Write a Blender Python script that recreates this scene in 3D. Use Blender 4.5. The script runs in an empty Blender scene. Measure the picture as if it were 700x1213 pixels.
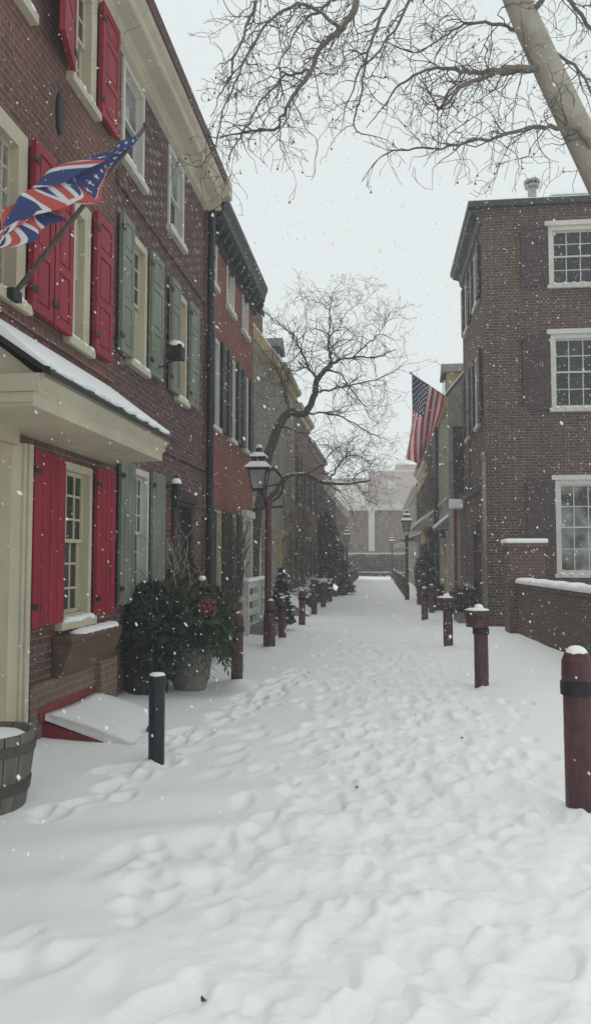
import bpy, math, random
import numpy as np
from mathutils import Vector

random.seed(11)
scene = bpy.context.scene
COL = scene.collection
PI = math.pi
LOC = {}          # world location of the top-level thing each object belongs to


# ------------------------------------------------------------------ helpers
def V(*a):
    return Vector(a)


def tag(o, label=None, cat=None, group=None, kind=None):
    if label: o['label'] = label
    if cat: o['category'] = cat
    if group: o['group'] = group
    if kind: o['kind'] = kind
    return o


def empty(name, loc, label, cat, group=None):
    o = bpy.data.objects.new(name, None)
    o.empty_display_size = 0.2
    COL.objects.link(o)
    o.location = loc
    LOC[o] = Vector(loc)
    return tag(o, label, cat, group)


class Frame:
    """s along a wall, o out of it, z up"""
    def __init__(self, O, S, N):
        self.O = Vector(O); self.S = Vector(S).normalized(); self.N = Vector(N).normalized()

    def P(self, s, o, z):
        return self.O + self.S * s + self.N * o + Vector((0, 0, z))

    def swing(self, s, o, ang):
        """frame hinged at (s, o), turned by ang out of the wall"""
        c, n = math.cos(ang), math.sin(ang)
        return Frame(self.P(s, o, 0), self.S * c + self.N * n, self.N * c - self.S * n)


WORLD = Frame((0, 0, 0), (1, 0, 0), (0, 1, 0))


class MB:
    def __init__(self):
        self.v = []; self.f = []; self.m = []

    def add(self, vs, fs, mi=0):
        b = len(self.v)
        self.v += [tuple(p) for p in vs]
        for f in fs:
            self.f.append(tuple(i + b for i in f)); self.m.append(mi)

    def poly(self, pts, mi=0):
        self.add(pts, [tuple(range(len(pts)))], mi)

    def box(self, fr, s0, s1, o0, o1, z0, z1, mi=0):
        p = [fr.P(s, o, z) for z in (z0, z1) for o in (o0, o1) for s in (s0, s1)]
        self.add(p, [(0, 2, 3, 1), (4, 5, 7, 6), (0, 1, 5, 4), (2, 6, 7, 3), (0, 4, 6, 2), (1, 3, 7, 5)], mi)

    def extrude(self, fr, prof, s0, s1, mi=0):
        n = len(prof)
        p = [fr.P(s, o, z) for s in (s0, s1) for o, z in prof]
        fs = [tuple(range(n))[::-1], tuple(range(n, 2 * n))]
        fs += [(i, (i + 1) % n, n + (i + 1) % n, n + i) for i in range(n)]
        self.add(p, fs, mi)

    def prism(self, pts, h0, h1, mi=0):
        n = len(pts)
        p = [(x, y, h0) for x, y in pts] + [(x, y, h1) for x, y in pts]
        fs = [tuple(range(n))[::-1], tuple(range(n, 2 * n))]
        fs += [(i, (i + 1) % n, n + (i + 1) % n, n + i) for i in range(n)]
        self.add(p, fs, mi)

    def lathe(self, c, prof, n=20, mi=0, sx=1, sy=1, rot=0, jit=0):
        c = Vector(c); vs = []
        for r, z in prof:
            for k in range(n):
                a = 2 * PI * k / n + rot
                rr = r * (1 + (random.uniform(-jit, jit) if jit else 0))
                vs.append((c.x + rr * math.cos(a) * sx, c.y + rr * math.sin(a) * sy, c.z + z))
        fs = []
        for i in range(len(prof) - 1):
            for k in range(n):
                k2 = (k + 1) % n
                fs.append((i * n + k, i * n + k2, (i + 1) * n + k2, (i + 1) * n + k))
        fs.append(tuple(range(n))[::-1])
        fs.append(tuple((len(prof) - 1) * n + k for k in range(n)))
        self.add(vs, fs, mi)

    def dome(self, c, rx, ry, h, n=14, jit=.06, mi=0, base=0.02):
        prof = [(1, -base)] + [(math.cos(t) ** .8, h * math.sin(t)) for t in (0, .35, .7, 1.05, 1.35)] + [(.03, h)]
        self.lathe(c, prof, n, mi, rx, ry, random.random(), jit)

    def blob(self, c, rx, ry, rz, n=8, jit=.12, mi=0):
        prof = [(math.cos(t), rz * math.sin(t)) for t in (-1.4, -.8, -.2, .4, .9, 1.4)]
        self.lathe(c, prof, n, mi, rx, ry, random.random() * 3, jit)

    def tube(self, path, radii, n=6, mi=0, cap=True):
        path = [Vector(p) for p in path]
        vs = []; u = None
        for i, p in enumerate(path):
            d = (path[min(i + 1, len(path) - 1)] - path[max(i - 1, 0)])
            if d.length < 1e-9: d = Vector((0, 0, 1))
            d.normalize()
            if u is None:
                u = d.orthogonal().normalized()
            else:
                u = u - d * u.dot(d)
                u = u.normalized() if u.length > 1e-6 else d.orthogonal().normalized()
            w = d.cross(u); r = radii[i]
            for k in range(n):
                a = 2 * PI * k / n
                vs.append(p + (u * math.cos(a) + w * math.sin(a)) * r)
        fs = []
        for i in range(len(path) - 1):
            for k in range(n):
                k2 = (k + 1) % n
                fs.append((i * n + k, i * n + k2, (i + 1) * n + k2, (i + 1) * n + k))
        if cap:
            fs.append(tuple(range(n))[::-1]); fs.append(tuple((len(path) - 1) * n + k for k in range(n)))
        self.add(vs, fs, mi)

    def rod(self, a, b, r, n=8, mi=0, r2=None):
        self.tube([a, b], [r, r2 if r2 is not None else r], n, mi)

    def build(self, name, mats, parent=None, loc=None, smooth=False, label=None):
        if parent is not None: base = LOC[parent]
        else: base = Vector(loc or (0, 0, 0))
        me = bpy.data.meshes.new(name)
        me.from_pydata([(x - base.x, y - base.y, z - base.z) for x, y, z in self.v], [], self.f)
        if not isinstance(mats, (list, tuple)): mats = [mats]
        for m in mats: me.materials.append(m)
        if len(mats) > 1: me.polygons.foreach_set('material_index', self.m)
        if smooth: me.polygons.foreach_set('use_smooth', [True] * len(self.f))
        me.update()
        o = bpy.data.objects.new(name, me)
        COL.objects.link(o)
        if parent is not None: o.parent = parent
        else: o.location = base
        LOC[o] = base
        if label: o['label'] = label
        return o


def bevel(o, w=.008, seg=2):
    m = o.modifiers.new('bevel', 'BEVEL'); m.width = w; m.segments = seg; m.limit_method = 'ANGLE'
    m.angle_limit = math.radians(40)
    return o


def copy_tree(o, parent=None):
    c = o.copy(); COL.objects.link(c); c.parent = parent; LOC[c] = LOC[o]
    for ch in list(o.children): copy_tree(ch, c)
    return c


# ------------------------------------------------------------------ materials
def nt(name):
    m = bpy.data.materials.new(name); m.use_nodes = True
    t = m.node_tree; t.nodes.clear()
    out = t.nodes.new('ShaderNodeOutputMaterial')
    b = t.nodes.new('ShaderNodeBsdfPrincipled')
    t.links.new(b.outputs[0], out.inputs['Surface'])
    return m, t, b


def mth(t, op, a, b=None, c=None, clamp=False):
    n = t.nodes.new('ShaderNodeMath'); n.operation = op; n.use_clamp = clamp
    for i, x in enumerate((a, b, c)):
        if x is None: continue
        if isinstance(x, (int, float)): n.inputs[i].default_value = x
        else: t.links.new(x, n.inputs[i])
    return n.outputs[0]


def mixc(t, fac, a, b):
    n = t.nodes.new('ShaderNodeMix'); n.data_type = 'RGBA'
    if isinstance(fac, (int, float)): n.inputs[0].default_value = fac
    else: t.links.new(fac, n.inputs[0])
    for i, x in ((6, a), (7, b)):
        if isinstance(x, tuple): n.inputs[i].default_value = (*x[:3], 1)
        else: t.links.new(x, n.inputs[i])
    return n.outputs[2]


def noise_tex(t, vec, scale, detail=4, rough=.55):
    n = t.nodes.new('ShaderNodeTexNoise'); n.inputs['Scale'].default_value = scale
    n.inputs['Detail'].default_value = detail; n.inputs['Roughness'].default_value = rough
    t.links.new(vec, n.inputs['Vector'])
    return n.outputs[0]


def ramp(t, fac, a, b):
    n = t.nodes.new('ShaderNodeMapRange'); n.clamp = True
    t.links.new(fac, n.inputs[0]); n.inputs[1].default_value = a; n.inputs[2].default_value = b
    return n.outputs[0]


def bump(t, b, h, strength, dist):
    n = t.nodes.new('ShaderNodeBump'); n.inputs['Strength'].default_value = strength
    n.inputs['Distance'].default_value = dist
    t.links.new(h, n.inputs['Height']); t.links.new(n.outputs[0], b.inputs['Normal'])


def plain(name, c, rough=.6, var=.25, scale=6, bmp=.15, bdist=.004, metal=0, c2=None, fine=60, spec=.4, stretch=None):
    m, t, b = nt(name)
    tc = t.nodes.new('ShaderNodeTexCoord').outputs['Object']
    if stretch:
        mp = t.nodes.new('ShaderNodeMapping'); mp.inputs['Scale'].default_value = stretch
        t.links.new(tc, mp.inputs[0]); tc = mp.outputs[0]
    n1 = noise_tex(t, tc, scale, 5, .6)
    n2 = noise_tex(t, tc, fine, 3)
    f = ramp(t, n1, .3, .72)
    dark = c2 if c2 else tuple(x * (1 - var) for x in c)
    lite = tuple(min(.95, x * (1 + var * .6)) for x in c)
    col = mixc(t, f, dark, lite)
    col = mixc(t, mth(t, 'MULTIPLY', ramp(t, n2, .35, .7), .25), col, tuple(x * (1 - var) for x in c))
    t.links.new(col, b.inputs['Base Color'])
    b.inputs['Roughness'].default_value = rough; b.inputs['Metallic'].default_value = metal
    b.inputs['Specular IOR Level'].default_value = spec
    if bmp: bump(t, b, mth(t, 'ADD', n1, mth(t, 'MULTIPLY', n2, .4)), bmp, bdist)
    return m


def brick(name, c1, c2, mortar, glaze=None, gl=0.0, grime=.35, dust=.25, course=.068, P=.32, hd=.66):
    """brickwork in Flemish bond; joints, worn tones and a little snow held by the joints"""
    m, t, b = nt(name)
    tc = t.nodes.new('ShaderNodeTexCoord').outputs['Object']
    sp = t.nodes.new('ShaderNodeSeparateXYZ'); t.links.new(tc, sp.inputs[0])
    x, y, z = sp.outputs
    wob = noise_tex(t, tc, 1.3, 2)
    z = mth(t, 'ADD', z, mth(t, 'MULTIPLY', wob, .02))
    v = mth(t, 'DIVIDE', z, course); row = mth(t, 'FLOOR', v); fv = mth(t, 'FRACT', v)
    u = mth(t, 'DIVIDE', mth(t, 'ADD', x, y), P)
    u = mth(t, 'ADD', u, mth(t, 'MULTIPLY', mth(t, 'MODULO', row, 2.0), .5))
    cu = mth(t, 'FRACT', u); iu = mth(t, 'FLOOR', u)
    hdr = mth(t, 'GREATER_THAN', cu, hd)
    du = mth(t, 'MINIMUM', cu, mth(t, 'SUBTRACT', 1.0, cu))
    du = mth(t, 'MINIMUM', du, mth(t, 'ABSOLUTE', mth(t, 'SUBTRACT', cu, hd)))
    du = mth(t, 'MULTIPLY', du, P)
    dv = mth(t, 'MULTIPLY', mth(t, 'MINIMUM', fv, mth(t, 'SUBTRACT', 1.0, fv)), course)
    d = mth(t, 'MINIMUM', du, dv)
    body = ramp(t, d, .003, .0085)
    cx = t.nodes.new('ShaderNodeCombineXYZ')
    t.links.new(mth(t, 'ADD', mth(t, 'MULTIPLY', iu, 2.0), hdr), cx.inputs[0]); t.links.new(row, cx.inputs[1])
    wn = t.nodes.new('ShaderNodeTexWhiteNoise'); wn.noise_dimensions = '3D'; t.links.new(cx.outputs[0], wn.inputs[0])
    rnd = wn.outputs[0]
    big = noise_tex(t, tc, .9, 5, .6); fine = noise_tex(t, tc, 45, 4)
    col = mixc(t, rnd, c1, c2)
    if glaze: col = mixc(t, mth(t, 'MULTIPLY', mth(t, 'MULTIPLY', hdr, ramp(t, noise_tex(t, tc, .8, 3), .42, .62)), mth(t, 'MULTIPLY', mth(t, 'POWER', rnd, 1.6), gl)), col, glaze)
    col = mixc(t, mth(t, 'MULTIPLY', ramp(t, fine, .35, .75), .35), col, tuple(q * .55 for q in c1))
    col = mixc(t, body, mortar, col)
    col = mixc(t, mth(t, 'MULTIPLY', ramp(t, big, .42, .75), grime), col, (.035, .03, .028))
    if dust:
        dn = noise_tex(t, tc, 22, 3, .7)
        ds = mth(t, 'MULTIPLY', ramp(t, dn, .58, .7), ramp(t, fv, .38, .05))
        col = mixc(t, mth(t, 'MULTIPLY', ds, dust), col, (.8, .82, .83))
    t.links.new(col, b.inputs['Base Color'])
    b.inputs['Roughness'].default_value = .85; b.inputs['Specular IOR Level'].default_value = .25
    bump(t, b, mth(t, 'ADD', body, mth(t, 'MULTIPLY', fine, .5)), .6, .008)
    return m


def glass(name, c, rough=.06, pale=None):
    m, t, b = nt(name)
    tc = t.nodes.new('ShaderNodeTexCoord').outputs['Object']
    n = noise_tex(t, tc, 2.2, 2)
    if pale: t.links.new(mixc(t, ramp(t, noise_tex(t, tc, 1.6, 3), .4, .62), c, pale), b.inputs['Base Color'])
    else: t.links.new(mixc(t, ramp(t, n, .35, .7), c, tuple(q * 1.9 for q in c)), b.inputs['Base Color'])
    b.inputs['Roughness'].default_value = rough; b.inputs['Specular IOR Level'].default_value = .35
    bump(t, b, n, .12, .02)
    return m


def snow_mat(name='snow', c=(.88, .895, .895), b1=.25, s1=30):
    m, t, b = nt(name)
    tc = t.nodes.new('ShaderNodeTexCoord').outputs['Object']
    n1 = noise_tex(t, tc, s1, 6, .65); n2 = noise_tex(t, tc, 3, 4)
    t.links.new(mixc(t, ramp(t, n2, .3, .7), tuple(q * .965 for q in c), c), b.inputs['Base Color'])
    b.inputs['Roughness'].default_value = .8; b.inputs['Specular IOR Level'].default_value = .2
    b.inputs['Subsurface Weight'].default_value = .12
    b.inputs['Subsurface Radius'].default_value = (.04, .05, .06); b.inputs['Subsurface Scale'].default_value = .4
    bump(t, b, n1, b1, .012)
    return m


M = {}
M['snow'] = snow_mat()
M['snow_ground'] = snow_mat('ground_snow', (.885, .90, .90), .35, 42)
m_, t_, b_ = nt('snowflake')
b_.inputs['Base Color'].default_value = (.93, .94, .95, 1); b_.inputs['Roughness'].default_value = .9
M['flake'] = m_
M['brickA'] = brick('red_brick_worn', (.205, .082, .064), (.115, .054, .045), (.22, .185, .165), grime=.55, dust=.35)
M['brickB'] = brick('flemish_brick_glazed', (.135, .06, .055), (.085, .044, .043), (.15, .13, .125), glaze=(.40, .37, .37), gl=1.0, grime=.35, dust=.65)
M['brickC'] = brick('orange_red_brick', (.27, .088, .062), (.20, .064, .05), (.2, .14, .12), grime=.25, dust=.1)
M['brickR'] = brick('dark_brown_brick', (.108, .064, .048), (.06, .038, .032), (.215, .18, .15), grime=.4, dust=.12)
M['brickW'] = brick('brown_garden_brick', (.125, .082, .056), (.085, .058, .042), (.135, .105, .082), grime=.35, dust=.25)
M['brickP'] = brick('pier_brick', (.15, .07, .058), (.105, .055, .048), (.17, .14, .12), grime=.2, dust=.1)
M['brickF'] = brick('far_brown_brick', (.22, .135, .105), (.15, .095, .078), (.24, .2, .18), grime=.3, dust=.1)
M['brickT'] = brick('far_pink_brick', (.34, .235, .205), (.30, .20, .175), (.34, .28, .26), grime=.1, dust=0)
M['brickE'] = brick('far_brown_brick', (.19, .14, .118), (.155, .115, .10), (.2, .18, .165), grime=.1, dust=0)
M['stucco'] = plain('olive_stucco', (.29, .268, .225), .9, .3, 1.5, .4, .01)
M['stucco2'] = plain('tan_stucco', (.33, .275, .22), .9, .25, 1.5, .4, .01)
M['brownwall'] = plain('brown_stucco_wall', (.115, .085, .062), .9, .35, 3, .5, .012)
M['yellow'] = plain('ochre_siding', (.42, .33, .16), .7, .2, 2, .2)
M['cream'] = plain('cream_paint', (.53, .485, .36), .5, .16, 2.5, .1, .003)
M['creamd'] = plain('beige_paint', (.44, .37, .27), .55, .16, 2, .1, .003)
M['white'] = plain('offwhite_paint', (.56, .55, .49), .5, .14, 3, .1, .003)
M['fence'] = plain('weathered_white_paint', (.62, .63, .58), .6, .25, 6, .2, .003)
M['red'] = plain('red_shutter_paint', (.285, .013, .032), .55, .35, 4, .2, .003, stretch=(2, 2, .5))
M['green'] = plain('sage_green_paint', (.20, .225, .175), .6, .35, 3, .2, .003, stretch=(1.5, 1.5, .5))
M['darkgreen'] = plain('dark_green_paint', (.035, .045, .038), .5, .3, 3, .12, .003)
M['purple'] = plain('brown_purple_paint', (.05, .027, .033), .5, .25, 3, .12, .003)
M['black'] = plain('black_paint', (.022, .026, .032), .45, .3, 8, .12, .003)
M['blackblue'] = plain('blue_black_metal', (.02, .026, .036), .35, .3, 12, .12, .002, .3)
M['iron'] = plain('iron', (.03, .032, .034), .5, .3, 10, .15, .003, .5)
M['dred'] = plain('dark_red_paint', (.20, .014, .028), .5, .3, 4, .15, .003)
M['hoop'] = plain('rusty_grey_hoop', (.075, .068, .062), .7, .4, 9, .3)
M['post'] = plain('oxblood_post_paint', (.088, .028, .031), .55, .6, 14, .4, .004, stretch=(1, 1, .5), fine=90)
M['band'] = plain('black_band', (.014, .016, .019), .4, .3, 20, .15, .002, .4)
M['roof'] = plain('slate_roof', (.085, .09, .09), .8, .3, 5, .3, .01)
M['shingle'] = plain('grey_shingle', (.16, .165, .165), .85, .3, 9, .4, .01, stretch=(1, 1, 5))
M['maroon'] = plain('maroon_gutter', (.10, .035, .045), .5, .25, 4, .12)
M['greygreen'] = plain('dark_cornice_paint', (.03, .04, .042), .55, .3, 4, .15)
M['oak'] = plain('weathered_oak', (.165, .152, .132), .8, .45, 5, .5, .006, stretch=(3, 3, .5), fine=40)
M['planter'] = plain('brown_wood', (.115, .072, .05), .8, .35, 4, .4, .005, stretch=(1, .5, 3))
M['stone'] = plain('grey_stone', (.19, .185, .165), .85, .3, 8, .4, .006)
M['metal'] = plain('galvanised', (.36, .37, .37), .45, .2, 8, .1, .002, .7)
M['pole'] = plain('brown_pole', (.10, .085, .08), .5, .3, 9, .15, .002)
M['bark'] = plain('dark_bark', (.075, .066, .058), .9, .4, 10, .6, .01, stretch=(1, 1, .4))
M['syc'] = plain('pale_sycamore_bark', (.40, .365, .30), .85, .28, 3.2, .3, .008, c2=(.25, .225, .18))
M['limb'] = plain('olive_grey_bark', (.19, .175, .14), .9, .3, 6, .3)
M['twig'] = plain('twig_bark', (.115, .098, .085), .9, .35, 10, .2)
M['twigl'] = plain('pale_twig', (.28, .25, .21), .8, .3, 10, .2)
M['conifer'] = plain('dark_needles', (.022, .040, .034), .7, .5, 14, 0, c2=(.012, .02, .018))
M['leaf'] = plain('green_leaves', (.05, .085, .045), .55, .5, 9, 0, c2=(.02, .04, .025))
M['leafdry'] = plain('olive_leaves', (.085, .085, .05), .6, .5, 9, 0)
M['farever'] = plain('blue_green_needles', (.035, .065, .055), .8, .5, 6, 0)
M['berry'] = plain('red_berries', (.22, .02, .03), .35, .3, 20, 0)
M['vine'] = plain('dry_vine', (.17, .125, .10), .9, .4, 6, .2)
M['deadleaf'] = plain('dead_leaf', (.06, .035, .02), .7, .3, 20, .2)
M['glass'] = glass('window_glass', (.018, .02, .021))
M['glassg'] = glass('old_window_glass', (.022, .026, .024), .1)
M['glassc'] = glass('window_with_pale_curtain', (.03, .032, .032), .08, (.30, .31, .31))
M['glassb'] = glass('window_with_white_blind', (.42, .44, .44), .1, (.5, .52, .52))
M['lampglass'] = glass('lantern_glass', (.20, .21, .215), .12)
M['fred'] = plain('flag_red', (.50, .045, .06), .8, .15, 5, 0)
M['fwhite'] = plain('flag_white', (.56, .55, .55), .8, .1, 5, 0)
M['fblue'] = plain('flag_blue', (.03, .045, .155), .8, .2, 5, 0)
M['forange'] = plain('flag_orange_red', (.42, .07, .062), .8, .15, 5, 0)
M['fdred'] = plain('flag_deep_red', (.46, .028, .05), .8, .15, 5, 0)
M['fdblue'] = plain('flag_navy', (.022, .036, .085), .8, .2, 5, 0)
M['fpink'] = plain('flag_soft_white', (.64, .58, .58), .8, .1, 5, 0)

# ------------------------------------------------------------------ camera, light, sky
cam = bpy.data.cameras.new('camera'); co = bpy.data.objects.new('camera', cam); COL.objects.link(co)
co.location = (0, 0, 1.55)
co.rotation_euler = (math.radians(90 + 3.529), 0, math.radians(6.203))
cam.sensor_fit = 'VERTICAL'; cam.sensor_height = 36; cam.lens = 36 * 900 / 1213
cam.clip_end = 1000
cam.dof.use_dof = True; cam.dof.focus_distance = 11; cam.dof.aperture_fstop = 5.0
scene.camera = co

w = bpy.data.worlds.new('World'); scene.world = w; w.use_nodes = True
t = w.node_tree; t.nodes.clear()
wo = t.nodes.new('ShaderNodeOutputWorld'); bg = t.nodes.new('ShaderNodeBackground')
sk = t.nodes.new('ShaderNodeTexSky'); sk.sky_type = 'NISHITA'; sk.sun_disc = False
SUN_EL, SUN_AZ = 66, 255
sk.sun_elevation = math.radians(SUN_EL); sk.sun_rotation = math.radians(SUN_AZ)
hs = t.nodes.new('ShaderNodeHueSaturation'); hs.inputs['Saturation'].default_value = .25
t.links.new(sk.outputs[0], hs.inputs['Color'])
wc = mixc(t, .85, hs.outputs[0], (8.35, 8.95, 8.95))
t.links.new(wc, bg.inputs[0]); bg.inputs[1].default_value = .1
t.links.new(bg.outputs[0], wo.inputs[0])
sl = bpy.data.lights.new('sun', 'SUN'); sl.energy = .85; sl.angle = math.radians(55); sl.color = (1, .98, .95)
so = bpy.data.objects.new('sun', sl); COL.objects.link(so)
az = math.radians(SUN_AZ)
sd = Vector((math.sin(az) * math.cos(math.radians(SUN_EL)), math.cos(az) * math.cos(math.radians(SUN_EL)), math.sin(math.radians(SUN_EL))))
so.rotation_euler = (-sd).to_track_quat('-Z', 'Y').to_euler(); so.location = (0, 0, 30)
vs = scene.view_settings; vs.view_transform = 'Standard'; vs.look = 'None'; vs.gamma = 1; vs.exposure = .06
scene.cycles.volume_bounces = 2; scene.cycles.max_bounces = 8
vs.use_curve_mapping = False

# ------------------------------------------------------------------ the snow-covered street
rng = np.random.default_rng(5)


def vnoise(X, Y, sc, seed):
    r = np.random.default_rng(seed); g = r.random((256, 256))
    x = X * sc + 50.3; y = Y * sc + 71.7
    xi = np.floor(x).astype(int); yi = np.floor(y).astype(int)
    fx = x - xi; fy = y - yi
    fx = fx * fx * (3 - 2 * fx); fy = fy * fy * (3 - 2 * fy)
    a = g[xi % 256, yi % 256]; b = g[(xi + 1) % 256, yi % 256]; c = g[xi % 256, (yi + 1) % 256]; d = g[(xi + 1) % 256, (yi + 1) % 256]
    return (a * (1 - fx) + b * fx) * (1 - fy) + (c * (1 - fx) + d * fx) * fy - .5


ys = list(np.arange(-6, 1.8, .3)); y = 1.85
while y < 69: ys.append(y); y += max(.011, .0046 * y)
ys = np.array(ys)
xs = np.concatenate([np.arange(-5.2, -3.3, .2), np.arange(-3.3, 3.3, .0165), np.arange(3.3, 5.4, .2)])
X, Y = np.meshgrid(xs, ys)
path = np.exp(-(np.abs(X - .22) / (1.02 + .03 * np.clip(4 - Y, 0, 2))) ** 5)        # the trodden middle
Z = .022 * vnoise(X, Y, .9, 1) + .012 * vnoise(X, Y, 2.3, 2) * (1 + path)
Z += path * (.035 * vnoise(X, Y, 3.1, 3) + .022 * vnoise(X, Y * .85, 6.5, 4) + .018 * vnoise(X, Y, 13, 5) - .02)
Z += (1 - path) * (.004 * vnoise(X, Y, 12, 6))
Z += .05 * np.clip((-X - 1.9) / 1.0, 0, 1) ** 1.5 + .05 * np.clip((X - 1.5) / 1.0, 0, 1)       # deeper by the houses
# long wind-blown ridges on the near left
rid = np.exp(-((X + 1.0) / .9) ** 2) * np.exp(-((Y - 4.2) / 1.1) ** 2)
Z += rid * .022 * np.sin(9.5 * (Y - .38 * X) + 1.5 * vnoise(X, Y, 1.3, 8))


BOLL = [(1.235, 4.98), (1.225, 9.44), (1.205, 13.64), (1.15, 19.5), (-1.78, 9.55), (-1.85, 13.12), (-1.84, 14.6), (-1.70, 5.78)]


def stamp(cx, cy, ang, L, W, d, rim=.22, sharp=2.8):
    m = L * 2.1
    i0, i1 = np.searchsorted(ys, (cy - m, cy + m)); j0, j1 = np.searchsorted(xs, (cx - m, cx + m))
    if i1 <= i0 or j1 <= j0: return
    dx = X[i0:i1, j0:j1] - cx; dy = Y[i0:i1, j0:j1] - cy
    c, s = math.cos(ang), math.sin(ang)
    a = (dx * s + dy * c) / L; b = (dx * c - dy * s) / (W * (1 - .18 * a))
    r = np.sqrt(a * a + b * b)
    # toe end deeper than the heel, snow pushed up round the edge
    Z[i0:i1, j0:j1] += -d * (1 + .25 * a) * np.exp(-r ** sharp) + rim * d * np.exp(-((r - 1.5) / .42) ** 2) * (.7 + .5 * a)


def tread(cx, cy, ang, L, W, d, rim=.012, tl=0, tw=0):
    m = L * 2.0
    i0, i1 = np.searchsorted(ys, (cy - m, cy + m)); j0, j1 = np.searchsorted(xs, (cx - m, cx + m))
    if i1 <= i0 or j1 <= j0: return
    dx = X[i0:i1, j0:j1] - cx; dy = Y[i0:i1, j0:j1] - cy
    c, s = math.cos(ang), math.sin(ang)
    a = (dx * s + dy * c) / L; b = (dx * c - dy * s) / (W * (1 - .16 * a + .12 * np.cos(3 * a)))
    r = np.sqrt(a * a + b * b) * (1 + .22 * vnoise(X[i0:i1, j0:j1], Y[i0:i1, j0:j1], 16, 21))
    mk = np.exp(-r ** 4.5)
    Z[i0:i1, j0:j1] = Z[i0:i1, j0:j1] * (1 - mk) + (-d + tl * a + tw * b) * mk + rim * np.exp(-((r - 1.3) / .28) ** 2) * (.6 + .6 * a)


spots_ = []
for k in range(1500):
    y = 1.8 + 14.5 * rng.random() ** 1.15 if k < 900 else 14 + 46 * rng.random() ** 1.3
    x = .22 + rng.normal(0, .56)
    if abs(x - .22) < 1.4: spots_.append((y, x))
for y, x in spots_:
    s = rng.uniform(.72, 1.1)
    back = PI if rng.random() < .4 else 0
    tread(x, y, rng.normal(0, .32) + back, .135 * s, .060 * s, rng.uniform(.005, .062), rng.uniform(.004, .016), rng.normal(.012, .008), rng.normal(0, .008))
for k in range(200):       # loose lumps kicked up
    y = 2 + 20 * rng.random() ** 1.3; x = .22 + rng.normal(0, .6)
    stamp(x, y, rng.random() * 3, .045, .038, -rng.uniform(.008, .018), .1)
# the small trail coming off the left corner towards the houses
for k in range(120):
    f = rng.random()
    x = -1.95 + .9 * f + rng.normal(0, .10); y = 4.5 + 6.2 * f + rng.normal(0, .15)
    stamp(x, y, .5 + rng.normal(0, .3), .085, .055, rng.uniform(.025, .05), .35)
for k in range(8):
    f = k / 8 + .03 * rng.normal()
    stamp(-1.22 + .05 * (k % 2) + .12 * f, 4.1 - .95 * f, rng.normal(0, .2), .055, .05, .032, .3)
for k in range(24):
    stamp(rng.uniform(-1.5, -.5), rng.uniform(2.5, 7), rng.normal(.4, .4), .15, .07, rng.uniform(.015, .035))
for k in range(22):
    stamp(rng.uniform(1.1, 1.5), rng.uniform(2.5, 5.5), rng.normal(0, .4), .15, .075, rng.uniform(.015, .035))
for _ in range(1):          # settle: new snow softens every print a little
    Zs_ = Z.copy()
    Zs_[:, 1:-1] = .25 * Z[:, :-2] + .5 * Z[:, 1:-1] + .25 * Z[:, 2:]
    Z = Zs_.copy(); Z[1:-1] = .27 * Zs_[:-2] + .46 * Zs_[1:-1] + .27 * Zs_[2:]
Z += path * (.010 * vnoise(X, Y, 26, 9) + .006 * vnoise(X, Y, 55, 10))
for (bx, by) in BOLL:       # snow heaped against the posts
    i0, i1 = np.searchsorted(ys, (by - .6, by + .6)); j0, j1 = np.searchsorted(xs, (bx - .6, bx + .6))
    d2 = (X[i0:i1, j0:j1] - bx - .03) ** 2 + ((Y[i0:i1, j0:j1] - by + .05) / 1.15) ** 2
    Z[i0:i1, j0:j1] += .045 * np.exp(-d2 / .028)
edge = np.minimum(np.minimum((X - xs[0]) / .4, (xs[-1] - X) / .4), np.minimum((ys[-1] - Y) / 1.0, (Y - ys[0]) / 1.0))
Z = Z * np.clip(edge, 0, 1) - .06 * (1 - np.clip(edge, 0, 1))
ny, nx = X.shape
idx = np.arange(ny * nx).reshape(ny, nx)
quads = np.stack([idx[:-1, :-1], idx[:-1, 1:], idx[1:, 1:], idx[1:, :-1]], -1).reshape(-1, 4)
me = bpy.data.meshes.new('street')
me.vertices.add(ny * nx); me.vertices.foreach_set('co', np.stack([X, Y, Z], -1).ravel())
me.loops.add(quads.size); me.loops.foreach_set('vertex_index', quads.ravel())
me.polygons.add(len(quads)); me.polygons.foreach_set('loop_start', np.arange(0, quads.size, 4))
me.polygons.foreach_set('loop_total', np.full(len(quads), 4))
me.polygons.foreach_set('use_smooth', np.ones(len(quads), bool))
me.update(calc_edges=True); me.validate()
me.materials.append(M['snow_ground'])
so_ = bpy.data.objects.new('street', me); COL.objects.link(so_); tag(so_, kind='structure')


def gz(x, y):
    j = min(max(np.searchsorted(xs, x), 0), nx - 1); i = min(max(np.searchsorted(ys, y), 0), ny - 1)
    return float(Z[i, j])


b = MB(); b.add([(-120, -60, -.045), (120, -60, -.045), (120, 260, -.045), (-120, 260, -.045)], [(0, 1, 2, 3)])
tag(b.build('ground', M['snow_ground']), kind='structure')

# ------------------------------------------------------------------ building parts
ANG = math.atan(.011)
LF = Frame((-2.95, 0, 0), (math.sin(ANG), math.cos(ANG), 0), (math.cos(ANG), -math.sin(ANG), 0))   # left row


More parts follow.
